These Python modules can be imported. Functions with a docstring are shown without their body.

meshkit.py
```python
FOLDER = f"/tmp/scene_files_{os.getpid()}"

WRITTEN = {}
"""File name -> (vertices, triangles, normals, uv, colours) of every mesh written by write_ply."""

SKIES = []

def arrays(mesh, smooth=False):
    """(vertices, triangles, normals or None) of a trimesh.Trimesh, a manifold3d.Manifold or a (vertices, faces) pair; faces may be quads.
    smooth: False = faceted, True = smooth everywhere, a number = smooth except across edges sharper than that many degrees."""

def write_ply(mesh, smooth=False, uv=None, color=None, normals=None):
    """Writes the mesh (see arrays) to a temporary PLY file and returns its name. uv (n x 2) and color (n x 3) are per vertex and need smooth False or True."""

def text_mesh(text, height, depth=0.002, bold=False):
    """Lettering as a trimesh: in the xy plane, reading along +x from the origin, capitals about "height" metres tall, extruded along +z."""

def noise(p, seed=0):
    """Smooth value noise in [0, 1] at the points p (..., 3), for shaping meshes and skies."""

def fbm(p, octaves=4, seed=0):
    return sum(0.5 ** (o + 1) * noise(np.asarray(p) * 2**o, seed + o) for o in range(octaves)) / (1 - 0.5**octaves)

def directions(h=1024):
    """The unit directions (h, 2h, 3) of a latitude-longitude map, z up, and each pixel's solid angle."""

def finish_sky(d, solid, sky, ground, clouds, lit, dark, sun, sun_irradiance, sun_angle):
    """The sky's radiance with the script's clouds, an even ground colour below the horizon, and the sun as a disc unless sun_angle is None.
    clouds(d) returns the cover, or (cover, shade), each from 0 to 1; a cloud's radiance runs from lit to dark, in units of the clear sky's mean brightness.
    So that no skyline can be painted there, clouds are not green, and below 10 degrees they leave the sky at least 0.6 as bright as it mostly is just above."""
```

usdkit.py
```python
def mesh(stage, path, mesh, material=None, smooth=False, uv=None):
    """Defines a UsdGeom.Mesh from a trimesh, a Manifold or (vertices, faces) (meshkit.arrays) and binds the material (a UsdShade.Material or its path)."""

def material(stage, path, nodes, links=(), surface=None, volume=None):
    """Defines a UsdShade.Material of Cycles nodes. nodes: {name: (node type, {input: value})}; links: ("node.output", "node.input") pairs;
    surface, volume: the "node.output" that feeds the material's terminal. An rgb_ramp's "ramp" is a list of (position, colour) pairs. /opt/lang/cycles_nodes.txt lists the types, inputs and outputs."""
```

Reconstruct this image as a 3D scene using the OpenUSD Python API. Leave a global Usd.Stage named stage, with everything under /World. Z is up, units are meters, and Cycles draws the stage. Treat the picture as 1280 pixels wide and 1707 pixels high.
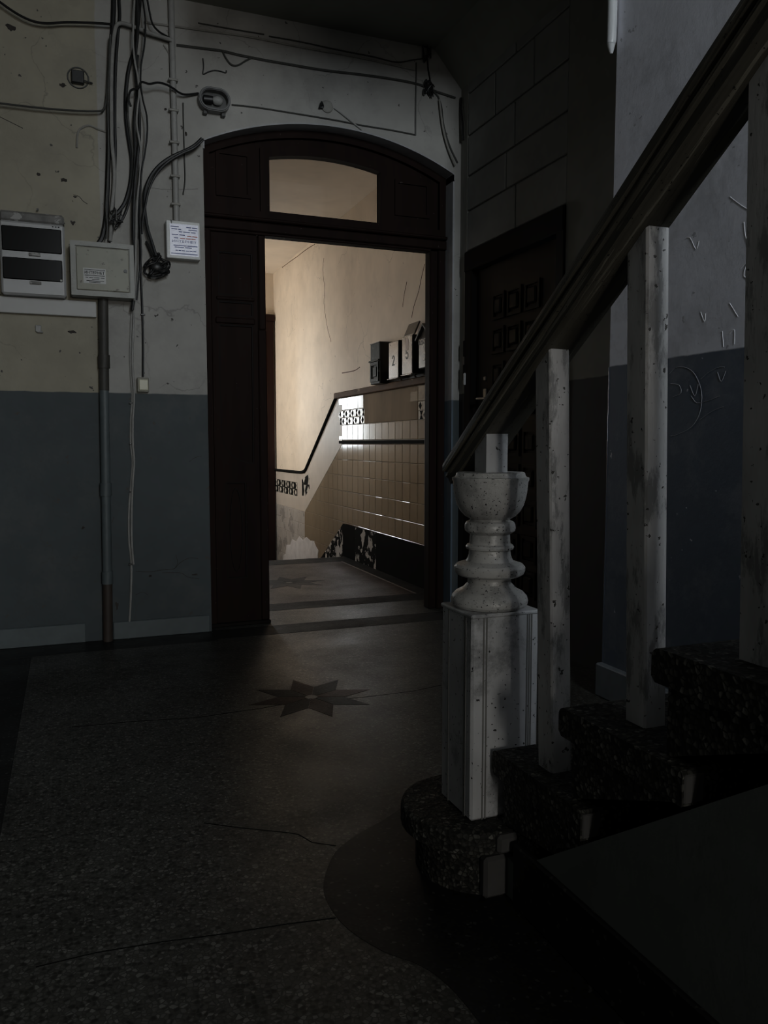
import math, random
import numpy as np, trimesh, usdkit, meshkit
from shapely.geometry import Polygon, box as sbox, Point, LineString
from shapely.ops import unary_union
from shapely import affinity
from pxr import Usd, UsdGeom, UsdLux, UsdShade, Gf, Sdf

random.seed(7); np.random.seed(7)
stage = Usd.Stage.CreateInMemory()
UsdGeom.SetStageUpAxis(stage, 'Z'); UsdGeom.SetStageMetersPerUnit(stage, 1.0)
UsdGeom.Xform.Define(stage, '/World'); UsdGeom.Scope.Define(stage, '/World/Looks')

# ------------------------------------------------------------------ camera
cam = UsdGeom.Camera.Define(stage, '/World/camera')
cam.CreateHorizontalApertureAttr(36.0); cam.CreateFocalLengthAttr(36.0 * 1340 / 1280)
cam.CreateClippingRangeAttr((0.05, 100.0)); cam.CreateFStopAttr(0.0)
yaw, pitch = math.radians(21.325), math.radians(4.841)
head = np.array([math.sin(yaw), math.cos(yaw), 0]); rgt = np.array([math.cos(yaw), -math.sin(yaw), 0])
fwd = head * math.cos(pitch) + np.array([0, 0, -math.sin(pitch)]); up = np.cross(rgt, fwd)
cam.AddTransformOp().Set(Gf.Matrix4d(*rgt, 0, *up, 0, *(-fwd), 0, 0, 0, 1.10, 1))
cam.CreateExposureAttr(0.0)

# ------------------------------------------------------------------ daylight
def sky(col):
    d = UsdLux.DomeLight.Define(stage, '/World/daylight_sky'); d.CreateIntensityAttr(0.3); d.CreateColorAttr(Gf.Vec3f(*col))
sky((0.55, 0.68, 0.85))
def window_light(name, centre, w, h, facing, col, power):
    l = UsdLux.RectLight.Define(stage, '/World/' + name)
    l.CreateWidthAttr(w); l.CreateHeightAttr(h); l.CreateIntensityAttr(power); l.CreateColorAttr(Gf.Vec3f(*col))
    z = -np.array(facing, float); y = np.array([0, 0, 1.0]); x = np.cross(y, z)
    l.AddTransformOp().Set(Gf.Matrix4d(*x, 0, *y, 0, *z, 0, *map(float, centre), 1))
STAIR_WINDOW, HALL_WINDOW, STREET_WINDOW, COURT_WINDOW, LANDING_WINDOW = (0.97, 1.70, 2.75, 4.35), (.27, .93, .95, 2.35), (1.268, 1.607, 1.056, 2.25), (9.0, 10.15, 0.75, 2.75), (6.1, 7.5, 1.1, 2.3)
x0, x1, z0, z1 = STAIR_WINDOW
window_light('daylight_stair_window', ((x0 + x1) / 2, -3.32, (z0 + z1) / 2), x1 - x0, z1 - z0, (0, 1, 0), (0.82, 0.91, 1.0), 60.0)
x0, x1, z0, z1 = HALL_WINDOW
window_light('daylight_hall_window', ((x0 + x1) / 2, -5.62, (z0 + z1) / 2), x1 - x0, z1 - z0, (0, 1, 0), (1.0, 0.98, 0.94), 29.0)
x0, x1, z0, z1 = STREET_WINDOW
window_light('daylight_street_window', ((x0 + x1) / 2, 10.44, (z0 + z1) / 2), x1 - x0, z1 - z0, (0, -1, 0), (0.86, 0.94, 1.0), 18.0)
y0, y1, z0, z1 = COURT_WINDOW
window_light('daylight_court_window', (0.42, (y0 + y1) / 2, (z0 + z1) / 2), y1 - y0, z1 - z0, (1, 0, 0), (1.0, 0.93, 0.84), 7.8)
y0, y1, z0, z1 = LANDING_WINDOW
window_light('daylight_landing_window', (0.42, (y0 + y1) / 2, (z0 + z1) / 2), y1 - y0, z1 - z0, (1, 0, 0), (1.0, 0.84, 0.66), 1.2)

# ------------------------------------------------------------------ helpers
taken = {}
def path_of(name, parent):
    base = parent or '/World'
    k = (base, name); n = taken.get(k, 0); taken[k] = n + 1
    return f'{base}/{name}' if n == 0 else f'{base}/{name}_{n:03d}'
def setd(prim, **kw):
    for k, v in kw.items():
        if v: prim.SetCustomDataByKey(k, v)
class T:
    """a thing: an Xform at its base; its parts are meshes below it"""
    def __init__(s, name, label=None, cat=None, base=(0, 0, 0), group=None, kind=None):
        s.path = path_of(name, None); x = UsdGeom.Xform.Define(stage, s.path)
        s.base = np.array(base, float); x.AddTranslateOp().Set(Gf.Vec3d(*map(float, base)))
        setd(x.GetPrim(), label=label, category=cat, group=group, kind=kind)
    def part(s, name, m, mat, smooth=False, label=None, kind=None, under=None):
        p = path_of(name, under or s.path); v, f = vf(m)
        usdkit.mesh(stage, p, (v - s.base, f), mat, smooth)
        setd(stage.GetPrimAtPath(p), label=label, kind=kind)
        return p
def vf(m):
    if hasattr(m, 'vertices'): return np.array(m.vertices, float), np.array(m.faces)
    return np.array(m[0], float), np.array(m[1])
def single(name, m, mat, label=None, cat=None, smooth=False, group=None, kind=None):
    p = path_of(name, None); usdkit.mesh(stage, p, vf(m), mat, smooth)
    setd(stage.GetPrimAtPath(p), label=label, category=cat, group=group, kind=kind); return p
def join(*ms): return trimesh.util.concatenate([trimesh.Trimesh(*vf(m), process=False) for m in ms])
def bx(x0, x1, y0, y1, z0, z1, b=0.0):
    """box with chamfered edges"""
    if b <= 0:
        m = trimesh.creation.box([x1 - x0, y1 - y0, z1 - z0]); m.apply_translation([(x0 + x1) / 2, (y0 + y1) / 2, (z0 + z1) / 2]); return m
    pts = []
    for x, sx in ((x0, 1), (x1, -1)):
        for y, sy in ((y0, 1), (y1, -1)):
            for z, sz in ((z0, 1), (z1, -1)):
                pts += [(x + sx * b, y + sy * b, z), (x + sx * b, y, z + sz * b), (x, y + sy * b, z + sz * b)]
    return trimesh.convex.convex_hull(np.array(pts))
def prism(poly, axis, lo, hi):
    """shapely polygon extruded: axis 'y' takes (x,z), 'x' takes (y,z), 'z' takes (x,y)"""
    if poly.geom_type == 'MultiPolygon': return join(*[prism(g, axis, lo, hi) for g in poly.geoms])
    m = trimesh.creation.extrude_polygon(poly, hi - lo); v = np.array(m.vertices); f = np.array(m.faces)
    a, b, c = v[:, 0], v[:, 1], v[:, 2] + lo
    if axis == 'z': w = np.stack([a, b, c], 1)
    elif axis == 'x': w = np.stack([c, a, b], 1)
    else: w = np.stack([a, c, b], 1); f = f[:, ::-1]
    return trimesh.Trimesh(w, f, process=False)
def catmull(p, n=6):
    p = np.array(p, float); q = np.vstack([2 * p[0] - p[1], p, 2 * p[-1] - p[-2]]); out = []
    for i in range(1, len(q) - 2):
        for t in np.linspace(0, 1, n, endpoint=False):
            a, b, c, d = q[i - 1:i + 3]
            out.append(.5 * ((2 * b) + (c - a) * t + (2 * a - 5 * b + 4 * c - d) * t ** 2 + (3 * b - a - 3 * c + d) * t ** 3))
    out.append(p[-1]); return np.array(out)
def tube(p, r, sides=8, curve=True, n=5):
    p = catmull(p, n) if curve and len(p) > 2 else np.array(p, float)
    r = np.broadcast_to(r, (len(p),)) if np.ndim(r) == 0 else np.interp(np.linspace(0, 1, len(p)), np.linspace(0, 1, len(r)), r)
    t = np.gradient(p, axis=0); t /= np.linalg.norm(t, axis=1, keepdims=True) + 1e-12
    ref = np.array([0, 1.0, 0]) if abs(t[:, 1]).max() < .9 else np.array([0.31, .17, 1.0])
    a = np.cross(t, ref); a /= np.linalg.norm(a, axis=1, keepdims=True) + 1e-12; b = np.cross(t, a)
    ang = np.arange(sides) * 2 * np.pi / sides
    v = p[:, None] + r[:, None, None] * (np.cos(ang)[None, :, None] * a[:, None] + np.sin(ang)[None, :, None] * b[:, None])
    N = len(p); i, j = np.meshgrid(np.arange(N - 1), np.arange(sides), indexing='ij')
    q = np.stack([i * sides + j, i * sides + (j + 1) % sides, (i + 1) * sides + (j + 1) % sides, (i + 1) * sides + j], -1).reshape(-1, 4)
    f = np.vstack([q[:, [0, 1, 2]], q[:, [0, 2, 3]]]); v = v.reshape(-1, 3); nv = len(v)
    v = np.vstack([v, p[0], p[-1]]); k = np.arange(sides); k2 = (k + 1) % sides
    caps = np.vstack([np.stack([k2, k, np.full(sides, nv)], 1), np.stack([(N - 1) * sides + k, (N - 1) * sides + k2, np.full(sides, nv + 1)], 1)])
    m = trimesh.Trimesh(v, np.vstack([f, caps]), process=False)
    if m.volume < 0: m.invert()
    return m
def lathe(prof, c, n=40):
    """profile of (radius, height) about the vertical through c"""
    prof = np.array(prof, float); ang = np.arange(n) * 2 * np.pi / n
    v = np.stack([c[0] + prof[:, :1] * np.cos(ang), c[1] + prof[:, :1] * np.sin(ang), np.repeat(prof[:, 1:], n, 1)], -1).reshape(-1, 3)
    i, j = np.meshgrid(np.arange(len(prof) - 1), np.arange(n), indexing='ij')
    q = np.stack([i * n + j, i * n + (j + 1) % n, (i + 1) * n + (j + 1) % n, (i + 1) * n + j], -1).reshape(-1, 4)
    m = trimesh.Trimesh(v, np.vstack([q[:, [0, 1, 2]], q[:, [0, 2, 3]]]), process=False)
    if m.volume < 0: m.invert()
    return m
def text_on(txt, h, at, face, depth=.0008, bold=False, width=None, center=True):
    """lettering lying on a wall: face 'y' = seen from -y (reads along +x), 'x' = seen from -x (reads along -y)"""
    m = meshkit.text_mesh(txt, h, depth, bold); v = np.array(m.vertices); f = np.array(m.faces)
    if width: v[:, 0] *= width / (v[:, 0].max() - v[:, 0].min())
    if center: v[:, 0] -= (v[:, 0].max() + v[:, 0].min()) / 2
    a, b, c = v.T
    w = np.stack([a, -c, b], 1) if face == 'y' else np.stack([-c, -a, b], 1)
    return trimesh.Trimesh(w + np.array(at, float), f, process=False)
def rounded(w, h, r, cx=0, cy=0): return affinity.translate(sbox(-w / 2 + r, -h / 2 + r, w / 2 - r, h / 2 - r).buffer(r, 8), cx, cy)

# ------------------------------------------------------------------ materials
def M(name): return '/World/Looks/' + name
def paint(name, col, rough=.6, var=.18, scale=6, bump=.15, bscale=60, spots=0.0, spot_col=(.02, .02, .018), spot_scale=30, metallic=0, spec=.5, stretch=(1, 1, 1), col2=None, stain=0.0, stain_scale=3, peel=None, crack=0.0, stain_lo=.52, stain_w=.2, rot=0.0):
    """painted or raw surface: mottled base colour, optional dark flecks, stains, cracks and a second paint below a given height"""
    col = np.array(col, float)
    N = {'g': ('geometry', {}), 'mp': ('mapping', {'mapping_type': 'texture', 'rotation': (rot, 0, 0), 'scale': tuple(1 / q for q in stretch)}), 'n': ('noise_texture', {'scale': scale, 'detail': 6, 'roughness': .6}),
         'r': ('rgb_ramp', {'ramp': [(.3, col * (1 - var)), (.7, np.minimum(col * (1 + var), 1))]}), 'p': ('principled_bsdf', {'roughness': rough, 'metallic': metallic, 'specular_ior_level': spec}),
         'nb': ('noise_texture', {'scale': bscale, 'detail': 5, 'roughness': .65}), 'b': ('bump', {'strength': bump, 'distance': .004})}
    L = [('g.position', 'mp.vector'), ('mp.vector', 'n.vector'), ('n.fac', 'r.fac'), ('mp.vector', 'nb.vector'), ('nb.fac', 'b.height'), ('b.normal', 'p.normal')]
    out = 'r.color'
    def over(key, fac, c):
        nonlocal out
        N[key] = ('mix', {'mix_type': 'mix'}); L.extend([(fac, key + '.fac'), (out, key + '.color1')])
        if isinstance(c, str): L.append((c, key + '.color2'))
        else: N[key][1]['color2'] = c
        out = key + '.color'
    if col2:                      # (axis, threshold, colour): another coat of paint beyond a line on the wall
        for i, (ax, th, c) in enumerate(col2):
            k = f'c{i}'
            N['s' + k] = ('separate_xyz', {}); N['w' + k] = ('noise_texture', {'scale': 9, 'detail': 3}); N['a' + k] = ('math', {'math_type': 'multiply_add', 'value2': .012, 'value3': -th - .006})
            N['d' + k] = ('math', {'math_type': 'add'}); N['t' + k] = ('map_range', {'from_min': -.003, 'from_max': .003, 'to_min': 1, 'to_max': 0, 'clamp': True})
            N['r' + k] = ('rgb_ramp', {'ramp': [(.3, np.array(c) * (1 - var)), (.7, np.array(c) * (1 + var))]})
            L.extend([('g.position', 's' + k + '.vector'), ('g.position', 'w' + k + '.vector'), ('w' + k + '.fac', 'a' + k + '.value1'), ('s' + k + '.' + ax, 'd' + k + '.value1'), ('a' + k + '.value', 'd' + k + '.value2'), ('d' + k + '.value', 't' + k + '.value'), ('n.fac', 'r' + k + '.fac')])
            over('m' + k, 't' + k + '.result', 'r' + k + '.color')
    if stain:
        N['ns'] = ('noise_texture', {'scale': stain_scale, 'detail': 8, 'roughness': .7}); N['rs'] = ('rgb_ramp', {'ramp': [(stain_lo, (0, 0, 0)), (stain_lo + stain_w, (stain,) * 3)]})
        L.extend([('mp.vector', 'ns.vector'), ('ns.fac', 'rs.fac')]); over('ms', 'rs.color', tuple(col * .35))
    if peel:                      # (colour, amount, scale): a coat that has flaked off
        N['np'] = ('noise_texture', {'scale': peel[2], 'detail': 7, 'roughness': .62, 'distortion': .4}); N['rp'] = ('rgb_ramp', {'ramp': [(peel[1], (0, 0, 0)), (peel[1] + .012, (1, 1, 1))]})
        L.extend([('mp.vector', 'np.vector'), ('np.fac', 'rp.fac')]); over('mpl', 'rp.color', peel[0])
    if crack:
        N['dc'] = ('noise_texture', {'scale': 3.0, 'detail': 5}); N['vm'] = ('vector_math', {'math_type': 'multiply_add', 'vector2': (.35, .35, .35)})
        N['v'] = ('voronoi_texture', {'feature': 'distance_to_edge', 'scale': 1.7}); N['rv'] = ('rgb_ramp', {'ramp': [(0, (1, 1, 1)), (.006, (0, 0, 0))]})
        N['nm'] = ('noise_texture', {'scale': 1.3, 'detail': 2}); N['rm'] = ('rgb_ramp', {'ramp': [(.5, (0, 0, 0)), (.6, (crack,) * 3)]}); N['xm'] = ('math', {'math_type': 'multiply'})
        L.extend([('g.position', 'dc.vector'), ('dc.color', 'vm.vector1'), ('g.position', 'vm.vector3'), ('vm.vector', 'v.vector'), ('v.distance', 'rv.fac'), ('g.position', 'nm.vector'), ('nm.fac', 'rm.fac'), ('rv.color', 'xm.value1'), ('rm.color', 'xm.value2')])
        over('mcr', 'xm.value', tuple(col * .15))
    if spots:
        N['vs'] = ('noise_texture', {'scale': spot_scale, 'detail': 3, 'roughness': .5}); N['rsp'] = ('rgb_ramp', {'ramp': [(1 - spots - .02, (0, 0, 0)), (1 - spots, (1, 1, 1))]})
        L.extend([('g.position', 'vs.vector'), ('vs.fac', 'rsp.fac')]); over('msp', 'rsp.color', spot_col)
    L.append((out, 'p.base_color'))
    return usdkit.material(stage, M(name), N, L, surface='p.BSDF')
def terrazzo(name, base, chips, scale=120, rough=.38, bump=.05, rvar=.12, spec=.3):
    """chips: ramp of chip colours"""
    N = {'g': ('geometry', {}), 'v': ('voronoi_texture', {'feature': 'f1', 'scale': scale}), 'sp': ('separate_color', {}), 'r': ('rgb_ramp', {'ramp': chips, 'interpolate': False}),
         'e': ('voronoi_texture', {'feature': 'distance_to_edge', 'scale': scale}), 're': ('rgb_ramp', {'ramp': [(.05, (1, 1, 1)), (.16, (0, 0, 0))]}), 'mx': ('mix', {'mix_type': 'mix', 'color2': base}),
         'n': ('noise_texture', {'scale': 2.2, 'detail': 7, 'roughness': .65}), 'rn': ('rgb_ramp', {'ramp': [(.3, (.62,) * 3), (.7, (1,) * 3)]}), 'mu': ('mix', {'mix_type': 'multiply', 'fac': 1.0}),
         'rr': ('map_range', {'from_min': .3, 'from_max': .7, 'to_min': rough + rvar, 'to_max': rough - rvar, 'clamp': True}), 'p': ('principled_bsdf', {'specular_ior_level': spec}), 'b': ('bump', {'strength': bump, 'distance': .003})}
    L = [('g.position', 'v.vector'), ('v.color', 'sp.color'), ('sp.r', 'r.fac'), ('g.position', 'e.vector'), ('e.distance', 're.fac'), ('re.color', 'mx.fac'), ('r.color', 'mx.color1'),
         ('g.position', 'n.vector'), ('n.fac', 'rn.fac'), ('mx.color', 'mu.color1'), ('rn.color', 'mu.color2'), ('mu.color', 'p.base_color'), ('n.fac', 'rr.value'), ('rr.result', 'p.roughness'), ('v.distance', 'b.height'), ('b.normal', 'p.normal')]
    return usdkit.material(stage, M(name), N, L, surface='p.BSDF')
paint('hall_plaster', (.345, .335, .312), .7, .10, 5, .35, 22, spots=.27, spot_col=(.06, .055, .05), spot_scale=26, stain=.4, stain_scale=2.4, crack=.4, col2=[('x', .195, (.31, .285, .218)), ('z', 1.38, (.052, .065, .070))])
paint('arch_plaster', (.36, .36, .37), .65, .12, 5, .3, 30, stain=.4, col2=[('z', 1.38, (.10, .135, .17))])
paint('stair_plaster', (.80, .80, .87), .55, .07, 4, .5, 16, stain=.5, stain_scale=5, stain_lo=.5, stain_w=.25, spots=.27, spot_col=(.46, .46, .50), spot_scale=22, col2=[('z', 1.428, (.088, .110, .145))])
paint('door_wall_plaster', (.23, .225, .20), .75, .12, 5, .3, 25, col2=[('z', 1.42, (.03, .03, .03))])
paint('block_plaster', (.27, .27, .255), .8, .12, 7, .4, 30)
paint('joint_mortar', (.17, .17, .16), .9)
paint('ceiling_paint', (.25, .25, .215), .8, .15, 3, .3, 14, stain=.4)
paint('plain_plaster', (.13, .13, .12), .8, .1, 4, .2)
paint('corridor_plaster', (.68, .585, .475), .62, .09, 3.2, .4, 9, stain=.22, stain_scale=2.0, spots=.25, spot_col=(.3, .26, .22), spot_scale=22, crack=.5)
paint('corridor_ceiling', (.85, .755, .64), .7, .07, 2.5, .2, 12, stain=.15)
paint('corridor_band', (.47, .42, .37), .45, .08, 4, .25, 12, stain=.25)
paint('glazed_tile', (.27, .215, .15), .14, .07, 5, .06, 9, spec=.6)
paint('glazed_tile_pale', (.31, .26, .195), .12, .07, 5, .06, 9, spec=.6)
paint('glazed_tile_worn', (.44, .41, .38), .22, .12, 6, .1, 20, peel=((.30, .28, .26), .56, 5))
paint('tile_grout', (.20, .16, .112), .6)
paint('glazed_smooth', (.25, .195, .135), .7, .16, 4, .15, 14, stretch=(1, 1, .3), stain=.35, spec=.04)
paint('mosaic_dark', (.012, .012, .011), .8, spec=.04)
paint('mosaic_light', (.60, .56, .50), .13, .06, 6, .04, 9)
paint('base_black', (.008, .008, .0075), .85, .2, 8, .1, 20, spec=.04)
paint('base_flaked', (.008, .008, .0075), .8, .2, 8, .2, 20, spec=.05, peel=((.50, .48, .46), .535, 9))
paint('patch_plaster', (.58, .57, .58), .8, .14, 9, .4, 20)
paint('ledge_wood', (.10, .062, .038), .7, .3, 12, .3, 40, stretch=(1, .3, 1), stain=.6, stain_scale=14, spec=.12, peel=((.26, .20, .14), .64, 14))
paint('old_door_wood', (.0125, .0066, .005), .65, .3, 9, .25, 50, stretch=(1, 1, .12), spots=.25, spot_col=(.06, .05, .045), spot_scale=60, spec=.08)
paint('red_door_wood', (.016, .0055, .0042), .6, .3, 9, .2, 50, stretch=(1, 1, .12), spec=.15)
paint('black_door_wood', (.008, .0072, .0065), .5, .25, 10, .2, 60, stretch=(1, 1, .1), spec=.15)
paint('black_door_frame', (.0085, .0065, .0055), .6, .25, 10, .2, 60, stretch=(1, 1, .1), spec=.08)
paint('brass_dull', (.35, .33, .30), .3, .1, metallic=1)
paint('white_enamel', (.62, .63, .64), .3, .06)
paint('newel_stone', (.52, .515, .50), .32, .16, 10, .35, 60, spots=.345, spot_col=(.04, .04, .038), spot_scale=170, stain=.6, stain_scale=9, stain_lo=.5, stain_w=.12, spec=.7)
paint('newel_paint', (.52, .525, .535), .38, .15, 6, .2, 30, spots=.31, spot_col=(.03, .03, .03), spot_scale=110, stain=.7, stain_scale=8, stain_lo=.53, stain_w=.1)
paint('baluster_paint', (.54, .535, .53), .45, .2, 14, .3, 40, stretch=(1, 1, .28), spots=.31, spot_col=(.05, .048, .042), spot_scale=80, stain=.8, stain_scale=18, stain_lo=.52, stain_w=.07)
paint('handrail_wood', (.066, .061, .048), .5, .55, 22, .6, 70, stretch=(1.2, .03, 1.2), rot=-.61, spots=.31, spot_col=(.012, .011, .01), spot_scale=130, spec=.35, peel=((.17, .16, .13), .60, 60))
paint('stringer_plaster', (.125, .14, .13), .7, .12, 5, .3, 20, stain=.3)
paint('plinth_plaster', (.15, .17, .19), .6, .15, 8, .3, 30, stain=.4)
terrazzo('floor_terrazzo', (.038, .037, .032), [(0, (.018, .0175, .015)), (.22, (.057, .055, .048)), (.55, (.084, .082, .073)), (.86, (.14, .136, .122))], 95, .43, spec=.36)
terrazzo('corridor_terrazzo', (.056, .040, .034), [(0, (.045, .031, .026)), (.25, (.09, .067, .058)), (.6, (.115, .088, .077)), (.9, (.145, .118, .105))], 110, .48, spec=.25)
terrazzo('dark_terrazzo', (.010, .010, .0095), [(0, (.007, .007, .0065)), (.4, (.013, .013, .012)), (.75, (.02, .02, .019)), (.95, (.06, .06, .055))], 110, .5)
terrazzo('band_terrazzo', (.022, .021, .02), [(0, (.014, .014, .013)), (.4, (.026, .025, .024)), (.8, (.042, .04, .038))], 110, .62, spec=.12)
terrazzo('star_dark', (.02, .02, .021), [(0, (.014, .014, .015)), (.4, (.024, .024, .025)), (.85, (.042, .042, .044))], 120, .55, spec=.14)
terrazzo('star_red', (.042, .025, .022), [(0, (.028, .016, .014)), (.4, (.05, .030, .027)), (.85, (.07, .046, .04))], 120, .55, spec=.14)
terrazzo('step_aggregate', (.022, .0215, .019), [(0, (.018, .018, .016)), (.3, (.045, .044, .039)), (.62, (.08, .079, .069)), (.88, (.16, .157, .14))], 95, .6, .9, .1, spec=.15)
paint('fillet_pale', (.20, .18, .165), .5, .1)
paint('step_cement', (.062, .06, .058), .7, .15, 9, .3, 40)
paint('cable_black', (.013, .013, .013), .42, .2, 20)
paint('cable_grey', (.30, .295, .28), .5, .15, 20)
paint('cable_dark', (.055, .055, .05), .5, .2, 20)
paint('cable_painted', (.27, .26, .235), .6, .15, 12, .2, 50, stain=.5, stain_scale=20)
paint('pipe_painted', (.32, .315, .30), .5, .15, 12, .15, 50, stain=.4, stain_scale=12)
paint('pipe_dark', (.05, .047, .04), .6, .2, 12, .2, 60, col2=[('z', .36, (.045, .033, .026))])
paint('pipe_blue', (.09, .11, .115), .5, .12, 12, .15, 60)
paint('panel_plastic', (.40, .40, .40), .35, .05, 5, .02, 40, stain=.25, stain_scale=9)
paint('panel_dust', (.17, .165, .155), .7, .35, 14, .2, 40, peel=((.34, .335, .32), .58, 16))
paint('smoked_plastic', (.004, .004, .004), .2, .1, 5, 0, spec=.2)
paint('box_steel', (.235, .23, .175), .45, .1, 6, .1, 30, stain=.4, stain_scale=8, spots=.33, spot_col=(.10, .085, .06), spot_scale=30)
paint('box_rim', (.27, .27, .245), .45, .12, 8, .1, 30, stain=.5, stain_scale=12)
paint('sticker_paper', (.50, .50, .49), .5, .05)
paint('notice_paper', (.66, .655, .80), .3, .10, 26, .3, 26, spec=.7)
paint('notice_board', (.58, .585, .57), .4, .08, 10)
paint('ink_black', (.02, .02, .02), .6)
paint('ink_blue', (.10, .12, .28), .6)
paint('ink_red', (.50, .17, .14), .6)
paint('switch_ivory', (.52, .50, .37), .35, .05)
paint('switch_edge', (.20, .19, .15), .5, .1)
paint('white_board', (.46, .455, .44), .5, .06, 6, .1, 30)
paint('lamp_iron', (.05, .05, .047), .5, .3, 18, .3, 60)
paint('lamp_rim_metal', (.12, .12, .118), .4, .2, 18)
paint('mail_black', (.010, .010, .010), .4, .2, 10)
paint('mail_green', (.022, .026, .02), .55, .5, 26, .25, 40, spec=.2, peel=((.15, .16, .14), .62, 20))
paint('mail_steel', (.66, .66, .67), .2, .10, 9, .12, 7, metallic=1.0, peel=((.06, .06, .065), .66, 13))
paint('mail_tin', (.33, .325, .32), .35, .2, 12, .15, 20, metallic=.8, stain=.5, stain_scale=9)
paint('mail_lid', (.05, .047, .045), .4, .3, 20, .2, 40)
paint('number_white', (.70, .69, .66), .5)
paint('number_black', (.012, .012, .012), .5)
paint('oval_pink', (.60, .45, .38), .4)
usdkit.material(stage, M('clear_pane'), {'t': ('transparent_bsdf', {'color': (.93, .92, .90)}), 'g': ('glossy_bsdf', {'roughness': .02, 'color': (.9, .9, .9)}), 'f': ('fresnel', {'IOR': 1.45}), 'm': ('mix_closure', {})},
                [('f.fac', 'm.fac'), ('t.BSDF', 'm.closure1'), ('g.BSDF', 'm.closure2')], surface='m.closure')
usdkit.material(stage, M('bulb_glass'), {'p': ('principled_bsdf', {'base_color': (.9, .9, .88), 'roughness': .12, 'transmission_weight': .75, 'ior': 1.45})}, [], surface='p.BSDF')

# ================================================================== SETTING
WY, WT = 4.71, 5.02            # hall face and corridor face of the back wall
DX, LX, CXW = 2.36, 2.15, 2.50  # door wall, stair wall and corridor wall faces
CEIL, CCEIL = 3.525, 3.27
AC, AR = (1.53, 1.20), 1.78     # centre and radius of the arch over the doorway
A0, A1 = 0.750, 2.312           # jambs
def arch_poly(inset=0.0, bottom=0.0, zc=AC[1]):
    r = AR - inset; xs = np.linspace(A0 + inset, A1 - inset, 33)
    return Polygon([(A0 + inset, bottom)] + [(x, zc + math.sqrt(r * r - (x - AC[0]) ** 2)) for x in xs] + [(A1 - inset, bottom)])

floor = T('floor', kind='structure')
hall_floor = Polygon([(-.70, -5.7), (LX + .02, -5.7), (LX + .02, 2.7), (2.5, 2.7), (2.5, WY), (A1, WY), (A1, 5.0), (2.62, 5.0), (2.62, 5.16), (.45, 5.16), (.45, 5.0), (A0, 5.0), (A0, WY), (-.70, WY)])
floor.part('slab', prism(hall_floor, 'z', -.12, 0), M('floor_terrazzo'))
floor.part('corridor_slab', prism(sbox(.45, 5.16, 2.62, 7.40), 'z', -.12, 0), M('corridor_terrazzo'))
e = .0012
bands = [sbox(-.62, 4.50, 2.36, WY), sbox(-.62, -5.5, -.214, 4.50)]
floor.part('border_strip', prism(sbox(A0, 4.50, DX, WY + .012), 'z', 0, e), M('band_terrazzo'))
floor.part('border_strip', prism(sbox(-.62, 4.47, A0 - .003, WY), 'z', 0, e), M('dark_terrazzo'))
floor.part('border_strip', prism(sbox(-.62, -5.5, -.214, 4.467), 'z', 0, e), M('dark_terrazzo'))
floor.part('border_strip', prism(sbox(.56, 5.15, 2.5, 5.37), 'z', 0, e), M('band_terrazzo'))
floor.part('border_strip', prism(sbox(2.36, 5.373, 2.5, 7.12), 'z', 0, e), M('band_terrazzo'))
floor.part('border_strip', prism(sbox(.56, 7.12, 2.5, 7.395), 'z', 0, e), M('band_terrazzo'))
floor.part('fillet_line', prism(sbox(2.343, 5.373, 2.357, 7.117), 'z', 0, e), M('fillet_pale'))
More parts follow.
